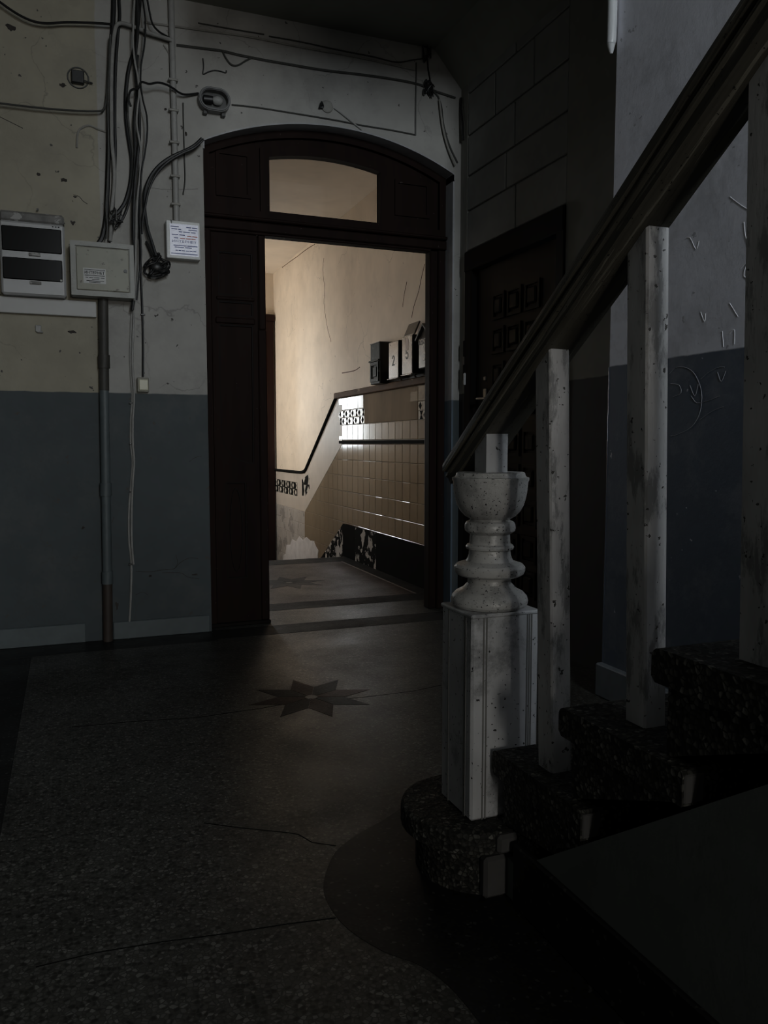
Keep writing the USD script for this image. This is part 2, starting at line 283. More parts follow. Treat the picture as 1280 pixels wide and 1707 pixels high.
curve = catmull([(.93, 2.19), (.82, 2.115), (.736, 2.07), (.639, 1.994), (.57, 1.876), (.546, 1.783), (.554, 1.664), (.601, 1.55), (.655, 1.48), (.684, 1.40), (.695, 1.277), (.70, .9), (.70, .2), (.70, -1.1)], 5)
skirt = Polygon([tuple(p) for p in curve] + [(1.0, -1.1), (1.0, 1.4), (1.3, 1.7), (1.3, 2.25), (2.1, 2.25), (2.1, 2.32), (1.1, 2.32)]).buffer(0)
floor.part('border_strip', prism(skirt, 'z', 0, e), M('dark_terrazzo'), label='dark curved terrazzo border around the foot of the stairs')
def star(cx, cy, R, r, mats, rot):
    for k in range(8):
        a = rot + k * math.pi / 4; d = math.pi / 8
        P_ = [(cx + .028 * math.cos(a - d), cy + .028 * math.sin(a - d)), (cx + r * math.cos(a - d), cy + r * math.sin(a - d)), (cx + R * math.cos(a), cy + R * math.sin(a)),
              (cx + r * math.cos(a + d), cy + r * math.sin(a + d)), (cx + .028 * math.cos(a + d), cy + .028 * math.sin(a + d))]
        floor.part('star_piece', prism(Polygon(P_).buffer(-.001), 'z', 0, e), mats[k % 2])
    floor.part('star_centre', prism(Point(cx, cy).buffer(.027, 4), 'z', 0, e), M('floor_terrazzo'))
star(.950, 3.305, .278, .145, [M('star_red'), M('star_dark')], 0.03)
star(1.60, 6.17, .30, .155, [M('star_dark'), M('star_dark')], 0.03)
def ribbon(pts, w, mat, name='crack', z=0.0005):
    floor.part(name, prism(LineString(pts).buffer(w / 2, cap_style=2), 'z', 0, z), mat)
ribbon([(1.552, 3.258), (1.401, 3.221), (1.258, 3.222), (1.145, 3.221), (1.04, 3.235), (0.903, 3.271), (0.726, 3.239), (0.451, 3.219), (0.199, 3.264), (-0.023, 3.285)], .005, M('mosaic_dark'))
ribbon([(0.649, 2.025), (0.593, 2.068), (0.57, 2.126), (0.545, 2.146), (0.485, 2.185), (0.424, 2.225), (0.332, 2.292)], .004, M('mosaic_dark'))
ribbon([(0.545, 1.704), (0.435, 1.722), (0.3, 1.736), (0.158, 1.758), (0.021, 1.771), (-0.099, 1.766)], .004, M('mosaic_dark'))

# back wall with the arched doorway
wall_back = T('wall_back', kind='structure')
wb = sbox(-.75, -.1, 2.62, 3.75).difference(arch_poly(0, -.2))
wall_back.part('plaster', prism(wb, 'y', WY, WT), M('hall_plaster'))
rev = sbox(A1 - .006, 0, A1 + .001, 2.79)
wall_back.part('reveal', bx(A1 - .008, A1 + .004, WY - .004, WY + .11, .0, 2.79), M('arch_plaster'))
soffit = arch_poly(0, 2.7).difference(arch_poly(.008, 2.6))
wall_back.part('arch_soffit', prism(soffit.intersection(sbox(0, 2.75, 3, 4)), 'y', WY - .004, WY + .11), M('arch_plaster'))
paint('bare_brown', (.035, .03, .026), .9, .4, 40)
rc = np.random.RandomState(3)
for (x, z), w, h in (((-0.212, 3.221), .030, .022), ((0.026, 2.978), .024, .014), ((0.057, 2.275), .010, .012), ((0.07, 2.413), .014, .006), ((-0.106, 2.51), .014, .010), ((0.016, 2.494), .024, .012), ((0.028, 1.702), .030, .012), ((0.658, 2.817), .007, .014), ((0.551, 2.933), .008, .010), ((0.057, 0.639), .010, .012), ((0.659, 0.342), .020, .008), ((0.224, 0.191), .010, .03), ((0.407, 0.35), .010, .008)):
    a = np.linspace(0, 2 * np.pi, 13)[:-1]; r_ = rc.uniform(.45, 1.1, 12)
    wall_back.part('plaster_chip', prism(Polygon(np.c_[x + w * r_ * np.cos(a), z + h * r_ * np.sin(a)]).buffer(0), 'y', WY - .0008, WY + .001), M('bare_brown'))
for pts, w in (([(0.329, 0.382), (0.408, 0.374), (0.474, 0.381), (0.541, 0.384), (0.569, 0.411), (0.603, 0.433), (0.637, 0.442), (0.678, 0.436)], .003), ([(0.548, 0.391), (0.562, 0.418), (0.553, 0.464)], .002), ([(0.474, 0.364), (0.574, 0.358), (0.621, 0.33), (0.683, 0.316)], .0025), ([(0.326, 0.245), (0.365, 0.26), (0.391, 0.241)], .002), ([(-0.279, 2.774), (-0.223, 2.752), (-0.173, 2.732)], .0035), ([(0.062, 2.422), (0.091, 2.416), (0.109, 2.396), (0.132, 2.382)], .003), ([(0.638, 0.997), (0.672, 1.021), (0.71, 1.031)], .002), ([(0.15, 0.635), (0.205, 0.66), (0.221, 0.693)], .002), ([(0.433, 2.504), (0.554, 2.504), (0.718, 2.526)], .0015)):
    wall_back.part('crack', prism(LineString(catmull(pts, 4)).buffer(w / 2, cap_style=2), 'y', WY - .0006, WY + .001), M('bare_brown'))
bb = T('baseboard_back', kind='structure')
bb.part('board', bx(-.62, .055, WY - .014, WY + .01, 0, .108, .004), M('pipe_blue'))
bb.part('board', bx(.20, A0 - .012, WY - .014, WY + .01, 0, .100, .004), M('pipe_blue'))

# wall with the black door: a recess for the door with block infill above
wall_right = T('wall_right', kind='structure')
DY0, DY1, DZ = 3.53, 4.62, 2.295
wr = sbox(2.5, -.1, WY + .02, 3.75).difference(sbox(DY0, -.2, DY1, 3.46))
wall_right.part('plaster', prism(wr, 'x', DX, 2.62), M('door_wall_plaster'))
wall_right.part('mortar_bed', bx(DX + .014, 2.62, DY0 - .002, DY1 + .002, DZ, 3.462), M('joint_mortar'))
for z0, z1, cuts in ((2.30, 2.545, (4.036,)), (2.545, 2.755, (4.148,)), (2.755, 3.0, (4.055,)), (3.0, 3.25, (3.86, 4.28)), (3.25, 3.46, (4.05,))):
    ys = [DY0, *cuts, DY1]
    for a, b in zip(ys, ys[1:]):
        wall_right.part('block', bx(DX + random.uniform(.001, .005), DX + .06, a + .005, b - .005, z0 + .005, z1 - .005, .004), M('block_plaster'))
wall_right.part('cove', prism(Polygon([(DX + .01, 3.30), (DX + .01, CEIL + .01), (DX - .20, CEIL + .01)]), 'y', 2.9, WY - .002), M('ceiling_paint'))

# lit wall on the far side of the stairs
wall_stair = T('wall_stair', kind='structure')
wall_stair.part('plaster', bx(LX, 2.62, -3.3, 2.88, -.1, 6.2, .008), M('stair_plaster'))
paint('gloss_blue', (.09, .11, .145), .16, .1, 6, .1, 30)
wall_stair.part('corner_bead', tube([(LX + .0095, 2.8725, .146), (LX + .0095, 2.8725, 1.425)], .0105, 20, curve=False), M('gloss_blue'), 40)
paint('scratch_pale', (.30, .31, .34), .6, .1)
paint('scratch_plaster', (.92, .92, .95), .6, .05)
for pts, m_ in (([(2.501, 1.368), (2.472, 1.386), (2.424, 1.386), (2.376, 1.364), (2.341, 1.318), (2.327, 1.27), (2.336, 1.209), (2.377, 1.162), (2.445, 1.136), (2.484, 1.13)], 'scratch_pale'), ([(2.336, 1.335), (2.301, 1.354), (2.256, 1.369), (2.222, 1.368)], 'scratch_pale'), ([(2.39, 1.317), (2.363, 1.276), (2.347, 1.319)], 'scratch_pale'), ([(2.255, 1.354), (2.236, 1.319), (2.216, 1.355)], 'scratch_pale'),
                ([(2.382, 1.277), (2.35, 1.249), (2.296, 1.255), (2.24, 1.269)], 'scratch_pale'), ([(2.335, 1.187), (2.294, 1.208), (2.252, 1.223), (2.221, 1.23)], 'scratch_pale'), ([(2.493, 1.329), (2.447, 1.321), (2.436, 1.291), (2.477, 1.278)], 'scratch_pale'),
                ([(2.225, 1.949), (2.175, 1.908), (2.129, 1.876)], 'scratch_plaster'), ([(2.159, 1.848), (2.145, 1.786), (2.106, 1.718), (2.094, 1.677)], 'scratch_plaster'), ([(2.167, 1.695), (2.141, 1.706), (2.15, 1.668), (2.108, 1.648), (2.1, 1.688)], 'scratch_plaster'), ([(2.108, 1.648), (2.111, 1.601), (2.088, 1.548)], 'scratch_plaster'), ([(2.21, 1.587), (2.17, 1.535)], 'scratch_plaster'), ([(2.114, 1.566), (2.083, 1.561)], 'scratch_plaster'),
                ([(2.347, 1.577), (2.327, 1.54), (2.323, 1.569)], 'scratch_plaster'), ([(2.239, 1.495), (2.231, 1.44)], 'scratch_plaster'), ([(2.205, 1.482), (2.184, 1.492), (2.182, 1.443)], 'scratch_plaster'), ([(2.445, 1.855), (2.414, 1.856), (2.381, 1.806), (2.367, 1.833)], 'scratch_plaster')):
    wall_stair.part('scratch', tube([(LX - .0002, y, z) for y, z in pts], .0013, 5, n=3), M(m_))
bs = T('baseboard_stair', kind='structure')
bs.part('plinth', bx(LX - .03, LX + .02, 1.98, 2.884, 0, .145, .006), M('plinth_plaster'))
# unseen sides of the hall
wl = single('wall_left', bx(-.80, -.62, -5.75, WY + .05, -.1, 6.2), M('plain_plaster'), kind='structure')
wall_front = T('wall_front', kind='structure')
x0, x1, z0, z1 = STAIR_WINDOW
wall_front.part('plaster', prism(sbox(.95, -.1, 2.62, 6.2).difference(sbox(x0, z0, x1, z1)), 'y', -3.45, -3.2), M('plain_plaster'))
hx0, hx1, hz0, hz1 = HALL_WINDOW
wall_front.part('hall_end', prism(sbox(-.8, -.1, .95, 3.6).difference(sbox(hx0, hz0, hx1, hz1)), 'y', -5.75, -5.5), M('plain_plaster'))
wall_front.part('hall_side', bx(.95, 1.10, -5.75, -3.40, -.1, 3.6), M('plain_plaster'))
w4 = T('window_4', kind='structure')
w4.part('window_frame', prism(sbox(hx0, hz0, hx1, hz1).difference(sbox(hx0 + .04, hz0 + .04, hx1 - .04, hz1 - .04)).union(sbox((hx0 + hx1) / 2 - .015, hz0, (hx0 + hx1) / 2 + .015, hz1)), 'y', -5.58, -5.54), M('white_enamel'))
w4.part('pane', bx(hx0 + .04, hx1 - .04, -5.562, -5.558, hz0 + .04, hz1 - .04), M('clear_pane'))
win = T('window_1', kind='structure')
win.part('window_frame', prism(sbox(x0, z0, x1, z1).difference(sbox(x0 + .05, z0 + .05, x1 - .05, z1 - .05)).union(sbox((x0 + x1) / 2 - .02, z0, (x0 + x1) / 2 + .02, z1)), 'y', -3.30, -3.25), M('white_enamel'))
win.part('pane', bx(x0 + .05, x1 - .05, -3.278, -3.274, z0 + .05, z1 - .05), M('clear_pane'))
ceil = T('ceiling', kind='structure')
ceil.part('slab', prism(sbox(-.8, -5.75, .95, WY + .02).union(sbox(-.8, 2.95, 2.62, WY + .02)), 'z', CEIL, CEIL + .25), M('ceiling_paint'))
ceil.part('beam', bx(.80, 2.40, 2.95, 3.20, 3.28, CEIL + .01, .01), M('ceiling_paint'))
ceil.part('well_side', bx(.80, .95, -3.3, 3.2, CEIL + .25, 6.2), M('plain_plaster'))
ceil.part('well_end', bx(.80, 2.62, 3.0, 3.2, CEIL + .25, 6.2), M('plain_plaster'))
ceil.part('well_top', bx(.8, 2.62, -3.45, 3.2, 6.2, 6.3), M('plain_plaster'))

# ------------------------------------------------------------------ corridor beyond the doorway
LY, LZ = 7.40, -.785
wc = T('wall_corridor', kind='structure')
wc.part('plaster', prism(sbox(WT - .01, LZ - .1, 10.5, 3.5), 'x', CXW, 2.70), M('corridor_plaster'))
nose = [(WT, 1.56), (7.62, 1.56), (8.84, .765), (10.3, .765)]            # top of the dado
base_top = [(WT, .325), (7.46, .32), (8.80, LZ + .33), (10.3, LZ + .33)]
dado = Polygon(nose + [(10.3, LZ), (8.6, LZ), (7.40, -.02), (WT, 0)])
tile_zone = Polygon([(WT, 1.10), (7.50, 1.10), (8.86, .328), (10.3, .328)] + base_top[::-1])
wc.part('dado_band', prism(dado.difference(tile_zone.buffer(.001)).difference(sbox(WT, -1, 7.5, 1.56)).difference(sbox(9.18, .485, 10.3, .648)).difference(Polygon([(8.98, .69), (8.66, .775), (8.66, .60), (8.84, .505), (8.98, .505)])), 'x', CXW - .012, CXW + .01), M('corridor_band'))
wc.part('grout', prism(unary_union([tile_zone, sbox(WT, 1.0, 7.5, 1.56), Polygon([(7.5, 1.56), (7.5, 1.1), (7.62, 1.1), (7.62, 1.56)])]), 'x', CXW - .006, CXW + .01), M('tile_grout'))
P0 = .153
def put_tile(poly, mat, name='tile', t=.012, gap=.0013):
    poly = poly.buffer(-gap, join_style=2)
    if poly.is_empty or poly.area < 4e-4: return
    for g in (poly.geoms if poly.geom_type == 'MultiPolygon' else [poly]):
        if g.area < 4e-4: continue
        g = g.simplify(.002); inner = g.buffer(-.004, join_style=2)
        dx = random.uniform(-.0006, .0006); x = CXW - t + dx
        if inner.geom_type == 'Polygon' and not inner.is_empty and len(inner.exterior.coords) == len(g.exterior.coords):   # bevelled face
            a = np.array(g.exterior.coords)[:-1]; b = np.array(inner.exterior.coords)[:-1]
            b = b[[np.argmin(((b - p) ** 2).sum(1)) for p in a]]; n = len(a)
            tilt = random.uniform(-.0006, .0006)
            v = np.vstack([np.c_[np.full(n, CXW - .002), a], np.c_[np.full(n, x + .003), a], np.c_[x + np.sign(b[:, 1] - b[:, 1].mean()) * tilt, b]]); f = []
            for i in range(n):
                j = (i + 1) % n
                for o in (0, n): f += [(o + i, o + j, o + n + j), (o + i, o + n + j, o + n + i)]
            f += [(2 * n, 2 * n + i, 2 * n + i + 1) for i in range(1, n - 1)]
            m = trimesh.Trimesh(v, f, process=False)
            nrm = m.face_normals[-1]
            if nrm[0] > 0: m.invert()
            wc.part(name, m, mat)
        else: wc.part(name, prism(g, 'x', x, CXW - .002), mat)
zt = 1.10; rows = 0
for r in range(12):
    za, zb = 1.10 - P0 * (r + 1), 1.10 - P0 * r
    for c in range(36):
        ya = 5.05 + P0 * c
        cell = sbox(ya, za, ya + P0, zb).intersection(tile_zone)
        if cell.is_empty or cell.area < 1e-3 or (za < .0 and ya < 9.0 and ya < 8.0 - za): pass
        if not cell.is_empty and cell.geom_type == 'Polygon': put_tile(cell, M('glazed_tile_worn') if ya > 8.85 else M('glazed_tile'))
flat_end = lambda z: 7.56 - .03
for c in range(17):
    ya = 5.05 + P0 * c; yb = min(ya + P0, 7.60)
    put_tile(sbox(ya, 1.135, yb, 1.283), M('glazed_tile'))
    if not 5.68 < ya < 6.80: put_tile(sbox(ya, 1.423, yb, 1.545), M('glazed_tile_pale'), gap=.0012)
put_tile(sbox(5.665, 1.284, 6.855, 1.545), M('glazed_smooth'), 'smooth_panel')
def frieze(y0, y1, z0, z1, n, dark=False, clip=None):
    """mosaic of two rows of small pieces: pale squares with dark hourglass pieces, or the reverse"""
    w, h = (y1 - y0) / n, (z1 - z0) / 2
    for r in range(2):
        for k in range(n):
            ya = y0 + k * w; za = z0 + r * h
            s = sbox(ya, za, ya + w, za + h); s = s.intersection(clip) if clip is not None else s
            put_tile(s, M('mosaic_dark' if dark else 'mosaic_light'), 'mosaic_tile', gap=.001)
            q = [(0, .05), (.30, .5), (0, .95), (.55, .95), (.38, .5), (.55, .05)] if (k + r) % 2 else [(.5, .1), (.82, .5), (.5, .9), (.2, .5)]
            m = Polygon([(ya + a * w, za + b * h) for a, b in q]); m = m.intersection(clip) if clip is not None else m
            if m.geom_type == 'Polygon' and m.area > 2e-4: wc.part('mosaic_piece', prism(m, 'x', CXW - .0142, CXW - .010), M('mosaic_light' if dark else 'mosaic_dark'))
frieze(6.86, 7.60, 1.283, 1.423, 8)
frieze(5.30, 5.66, 1.283, 1.423, 4)
frieze(9.18, 10.28, .485, .648, 9, True)
frieze(8.62, 8.98, .50, .78, 2, True, Polygon([(8.98, .69), (8.66, .775), (8.66, .60), (8.84, .505), (8.98, .505)]))
wc.part('bar_moulding', prism(sbox(WT, 1.103, 7.56, 1.130), 'x', CXW - .026, CXW), M('base_black'))
base = Polygon(base_top + [(10.3, LZ), (8.6, LZ), (LY, -.02), (WT, -.02)])
k0 = base.intersection(sbox(6.55, -2, 7.1, 2)); k1 = base.intersection(sbox(7.47, -2, 8.35, 2))
wc.part('base_panel', prism(base.difference(k0).difference(k1), 'x', CXW - .02, CXW), M('base_black'))
wc.part('base_panel', prism(k0, 'x', CXW - .02, CXW), M('base_flaked'), label='black base panel with flaked white paint')
wc.part('base_panel', prism(k1, 'x', CXW - .02, CXW), M('base_flaked'))
wc.part('bare_patch', prism(Polygon([(8.33, -.05), (8.36, -.12), (8.34, -.2), (8.42, -.3), (8.9, -.45), (9.9, -.45), (9.86, -.30), (9.75, -.27), (9.7, -.15), (9.52, -.13), (9.42, -.05), (9.25, -.06), (9.1, .02), (8.95, -.01), (8.8, .045), (8.66, .02), (8.5, .03), (8.42, -.02)]), 'x', CXW - .0165, CXW), M('patch_plaster'), label='bare pale patch where tiles have come away')
wc.part('corner_strip', bx(CXW - .03, CXW + .01, 5.46, 5.50, .33, 1.56, .004), M('pipe_painted'))
for pts in ([(8.099, 3.005), (8.144, 2.893), (8.085, 2.7), (8.109, 2.552), (8.05, 2.391), (7.99, 2.274), (7.871, 2.127)], [(5.571, 2.431), (5.625, 2.354), (5.68, 2.253), (5.77, 2.156), (5.816, 2.072)], [(5.913, 2.363), (5.961, 2.279), (5.998, 2.182)], [(8.42, 3.215), (8.649, 3.229), (8.891, 3.236), (9.146, 3.238), (9.497, 3.249), (9.844, 3.256)], [(7.007, 1.8), (7.174, 1.781), (7.53, 1.788)]):
    wc.part('crack', prism(LineString(catmull(pts, 4)).buffer(.004, cap_style=2), 'x', CXW - .0008, CXW + .001), M('ledge_wood'))
ledge = T('trim_1', kind='structure')
ledge.part('ledge', bx(CXW - .045, CXW + .005, WT, 7.66, 1.545, 1.60, .006), M('ledge_wood'))
ledge.part('sloping_rail', tube([(CXW - .02, 7.64, 1.57), (CXW - .02, 8.66, .895), (CXW - .02, 8.80, .81), (CXW - .02, 8.95, .778), (CXW - .02, 9.3, .77), (CXW - .02, 10.28, .765)], .017, 8), M('base_black'), 30)
single('trim_2', bx(CXW - .03, CXW + .002, 5.0, 6.46, 1.60, 1.70, .004), M('mail_black'), kind='structure')
cc = T('ceiling_corridor', kind='structure')
cc.part('plaster', bx(.4, 2.62, WT - .01, 10.5, CCEIL, CCEIL + .2), M('corridor_ceiling'))
wcl = T('wall_corridor_left', kind='structure')
y0, y1, z0, z1 = COURT_WINDOW
wcl.part('plaster', prism(sbox(WT - .01, LZ - .1, 10.5, 3.5).difference(sbox(y0, z0, y1, z1)).difference(sbox(LANDING_WINDOW[0], LANDING_WINDOW[2], LANDING_WINDOW[1], LANDING_WINDOW[3])), 'x', .35, .55), M('corridor_plaster'))
w2 = T('window_2', kind='structure')
w2.part('window_frame', prism(sbox(y0, z0, y1, z1).difference(sbox(y0 + .05, z0 + .05, y1 - .05, z1 - .05)).union(sbox((y0 + y1) / 2 - .02, z0, (y0 + y1) / 2 + .02, z1)), 'x', .46, .50), M('white_enamel'))
w2.part('pane', bx(.478, .482, y0 + .05, y1 - .05, z0 + .05, z1 - .05), M('clear_pane'))
y0, y1, z0, z1 = LANDING_WINDOW
w5 = T('window_5', kind='structure')
w5.part('window_frame', prism(sbox(y0, z0, y1, z1).difference(sbox(y0 + .05, z0 + .05, y1 - .05, z1 - .05)).union(sbox((y0 + y1) / 2 - .02, z0, (y0 + y1) / 2 + .02, z1)), 'x', .46, .50), M('white_enamel'))
w5.part('pane', bx(.478, .482, y0 + .05, y1 - .05, z0 + .05, z1 - .05), M('clear_pane'))
we = T('wall_corridor_end', kind='structure')
x0, x1, z0, z1 = STREET_WINDOW
we.part('plaster', prism(sbox(.35, LZ - .1, 2.70, 3.5).difference(sbox(x0, z0, x1, z1)), 'y', 10.30, 10.52), M('corridor_plaster'))
w3 = T('window_3', kind='structure')
w3.part('pane', bx(x0, x1, 10.388, 10.392, z0, z1), M('clear_pane'))
w3.part('window_frame', prism(sbox(x0, z0, x1, z1).difference(sbox(x0 + .012, z0 + .012, x1 - .012, z1 - .012)), 'y', 10.37, 10.41), M('white_enamel'))
# steps down to the street door
sd = T('stair_down', kind='structure')
for k in range(5):
    zt_ = -.157 * (k + 1); ya = LY + .28 * k
    sd.part('step', bx(.56, 2.485, ya - .0, (10.3 if k == 4 else ya + .31), zt_ - .14 - (.1 if k == 4 else 0), zt_, .004), M('corridor_terrazzo'))
sd.part('landing_edge', bx(.56, 2.485, LY - .05, LY + .02, -.10, -.0005), M('step_cement'))
# street door: dark red leaf that stands in the end wall
d3 = T('door_3', kind='structure')
d3.part('leaf', bx(1.66, 2.475, 10.22, 10.27, LZ, 2.66, .004), M('red_door_wood'))
for za, zb in ((-.6, .4), (.55, 1.5), (1.65, 2.5)):
    d3.part('panel', bx(1.78, 2.36, 10.205, 10.225, za, zb, .006), M('red_door_wood'))
d3.part('frame_head', bx(1.62, 2.49, 10.20, 10.298, 2.66, 2.74, .006), M('red_door_wood'))

# ------------------------------------------------------------------ arched double door
d1 = T('door_1', kind='structure')
FY = 4.81                                     # front of the frame
wood = M('old_door_wood')
OX0, OX1, OZ = 1.122, 2.168, 2.332            # open half of the doorway
TX0, TX1, TZ0 = 1.154, 1.858, 2.478           # transom light
outer = arch_poly(.004, 0.0)
light = Polygon([(TX0, TZ0), (TX1, TZ0)] + [(x, 1.20 + math.sqrt(1.628 ** 2 - (x - 1.50) ** 2)) for x in np.linspace(TX1, TX0, 17)])
above = outer.intersection(sbox(0, 2.395, 3, 4))
d1.part('transom_frame', prism(above.difference(arch_poly(.05, 2.0).intersection(sbox(0, 2.47, 3, 4))), 'y', FY, FY + .09), wood)
mid = arch_poly(.05, 2.0).intersection(sbox(0, 2.47, 3, 4)).difference(light.buffer(.055, join_style=2))
d1.part('transom_panel', prism(mid.intersection(sbox(0, 2, TX0, 4)), 'y', FY + .03, FY + .06), wood)
d1.part('transom_panel', prism(mid.difference(sbox(0, 2, TX0, 4)), 'y', FY + .03, FY + .06), wood)
d1.part('light_frame', prism(light.buffer(.055, join_style=2).intersection(arch_poly(.03, 2.0)).difference(light), 'y', FY + .012, FY + .075), wood)
d1.part('transom_panel_moulding', prism(sbox(.84, 2.54, 1.045, 2.80).difference(sbox(.862, 2.562, 1.023, 2.778)), 'y', FY + .018, FY + .034), wood)
d1.part('transom_panel_moulding', prism(sbox(1.96, 2.54, 2.20, 2.76).difference(sbox(1.982, 2.562, 2.178, 2.738)), 'y', FY + .018, FY + .034), wood)
tp = d1.part('transom_pane', prism(light.buffer(.01), 'y', FY + .042, FY + .046), M('clear_pane'))
d1.part('transom_bar', bx(.754, 2.308, FY - .018, FY + .09, 2.345, 2.40, .006), wood)
d1.part('transom_bar_moulding', bx(.754, 2.308, FY - .032, FY + .0, 2.405, 2.425, .006), wood)
d1.part('transom_bar_moulding', bx(.79, 2.20, FY - .006, FY + .07, OZ - .002, 2.346, .004), wood)
d1.part('frame_post', bx(.753, .800, FY - .004, FY + .09, 0, 2.345, .004), wood)
d1.part('frame_post', bx(2.205, 2.262, FY + .02, FY + .10, 0, 2.345, .006), wood)
d1.part('frame_post', bx(2.255, 2.306, FY - .004, FY + .10, 0, 2.345, .006), wood)
# narrow fixed leaf with recessed panels
LY0, LY1 = FY + .012, FY + .052
panels = [sbox(.842, 1.972, 1.045, 2.222), sbox(.838, 1.852, 1.045, 1.938), sbox(.866, .285, .990, .872)]
arc = [(.842 + .195 * (1 - math.cos(t)) * .98, 1.17 - .19 * math.sin(t)) for t in np.linspace(0, math.pi / 2, 9)]
big = Polygon([(.842, 1.802), (.842, 1.17)] + arc + [(1.040, .975), (1.045, 1.802)]).buffer(0)
leaf = sbox(.803, .020, 1.072, 2.335)
for q in panels + [big]: leaf = leaf.difference(q)
leaf_p = d1.part('leaf', prism(leaf, 'y', LY0, LY1), wood, label='narrow fixed leaf of the arched door')
for q in panels + [big]:
    d1.part('panel', prism(q.buffer(.002), 'y', LY0 + .014, LY1 - .008), wood)
    d1.part('panel_moulding', prism(q.difference(q.buffer(-.008)), 'y', LY0 + .003, LY0 + .016), M('black_door_frame'))
d1.part('panel_bar', bx(.828, 1.055, LY0 - .010, LY0 + .004, 1.944, 1.962, .004), wood)
d1.part('panel_bar', bx(.822, 1.055, LY0 - .012, LY0 + .004, 1.808, 1.842, .005), wood)
oval = affinity.scale(Point(.928, .58).buffer(1, 16), .040, .255)
d1.part('oval_moulding', prism(oval.difference(affinity.scale(oval, .86, .96)), 'y', LY0 + .006, LY0 + .018), M('black_door_frame'))
d1.part('astragal', bx(1.072, 1.122, LY0 - .012, LY1 + .02, .02, 1.78, .006), wood)
d1.part('astragal', bx(1.080, 1.122, LY0 - .006, LY1 + .02, 1.78, 2.335, .006), wood)
d1.part('threshold', bx(.755, 1.125, FY - .02, FY + .10, .0015, .022, .003), M('black_door_frame'))

# ------------------------------------------------------------------ black panelled door in the right wall
d2 = T('door_2', kind='structure')
d2.part('frame_post', bx(DX - .012, 2.55, DY0, DY0 + .075, 0, DZ, .005), M('black_door_frame'))
d2.part('frame_post', bx(DX - .012, 2.55, DY1 - .085, DY1, 0, DZ, .005), M('black_door_frame'))
d2.part('frame_head', bx(DX - .018, 2.55, DY0, DY1, DZ - .125, DZ, .006), M('black_door_frame'))
d2.part('leaf', bx(DX + .03, DX + .075, DY0 + .078, DY1 - .088, .02, DZ - .128, .003), M('black_door_wood'))
for z1_ in (1.99, 1.79, 1.585, 1.385, 1.185, .985, .785, .585, .385):
    for ya, yb in ((3.80, 3.955), (3.99, 4.145), (4.18, 4.32)):
        ring = sbox(ya, z1_ - .155, yb, z1_).difference(sbox(ya + .018, z1_ - .137, yb - .018, z1_ - .018))
        pn = d2.part('panel', join(prism(ring, 'x', DX + .018, DX + .032), bx(DX + .012, DX + .032, ya + .034, yb - .034, z1_ - .122, z1_ - .033, .008)), M('black_door_wood'))
d2.part('lever_handle', join(tube([(DX + .03, 4.41, 1.375), (DX - .02, 4.41, 1.375), (DX - .03, 4.40, 1.375), (DX - .03, 4.30, 1.372)], .008), bx(DX + .022, DX + .032, 4.39, 4.43, 1.30, 1.44, .004)), M('brass_dull'), 30, label='dull metal lever handle')
d2.part('lock_rose', bx(DX + .02, DX + .032, 4.395, 4.425, 1.485, 1.515, .005), M('brass_dull'))
for z in (1.55, 1.70, .8): d2.part('hinge', bx(DX - .02, DX - .005, DY1 - .02, DY1 + .004, z - .05, z + .05, .004), M('black_door_frame'))

# ================================================================== STAIRS
XS, XW = .945, LX - .002                 # open edge of the treads, wall side
RISE, GO, Z2, F2 = .195, .283, .355, 1.69
stair = T('staircase', 'grey pebble-faced concrete staircase with a rounded bottom step, climbing beside the lit wall', 'staircase', (1.5, 1.0, 0))
agg = M('step_aggregate')
def slab_profile(y_front, y_back, zt_, t=.062, r=.018):
    return Polygon([(y_back, zt_ - t), (y_back, zt_ - .006), (y_back + .006, zt_)] + [(y_front - r + r * math.sin(a), zt_ - r + r * math.cos(a)) for a in np.linspace(0, math.pi / 2, 5)] + [(y_front, zt_ - t + .01), (y_front - .01, zt_ - t)])
bul = unary_union([Point(.955, 1.815).buffer(.186, 24), sbox(.955, 1.655, XW, 2.0), Polygon([(.955, 1.629), (1.02, 1.629), (1.02, 1.7), (.90, 1.7)])]).intersection(sbox(0, 1.62, 3, 3)).union(sbox(.975, 1.55, XW, 1.95))
def rounded_slab(poly, z0, z1, b):
    lay = [(0, z0), (0, z1 - b), (-b * .3, z1 - b * .3), (-b, z1)]
    ps = []
    ext = np.array(poly.exterior.coords)[:-1]
    nxt, prv = np.roll(ext, -1, 0), np.roll(ext, 1, 0); tg = nxt - prv; tg /= np.linalg.norm(tg, axis=1, keepdims=True)
    nr = np.stack([tg[:, 1], -tg[:, 0]], 1) * (1 if poly.exterior.is_ccw else -1)
    v = np.vstack([np.c_[ext + nr * d, np.full(len(ext), z)] for d, z in lay]); n = len(ext); f = []
    for l in range(len(lay) - 1):
        for i in range(n):
            j = (i + 1) % n; f += [(l * n + i, l * n + j, (l + 1) * n + j), (l * n + i, (l + 1) * n + j, (l + 1) * n + i)]
    top = trimesh.creation.extrude_polygon(Polygon(v[-n:, :2]), .001); tv = np.array(top.vertices); tv[:, 2] = np.where(tv[:, 2] > .0005, z1, z1 - .001)
    m = trimesh.Trimesh(v, f, process=False)
    return join(m, (tv, top.faces))
bul_s = Polygon(bul.exterior.coords).simplify(.002)
stair.part('tread', rounded_slab(bul_s.segmentize(.02), .117, .17, .012), agg, 35, label='rounded bottom tread under the newel post')
low = unary_union([Point(.975, 1.815).buffer(.165, 24), sbox(.975, 1.66, XW, 1.97)]).union(sbox(.985, 1.55, XW, 1.9)).difference(sbox(0, 0, .93, 1.655))
stair.part('riser', prism(low, 'z', 0.0015, .118), agg, 30)
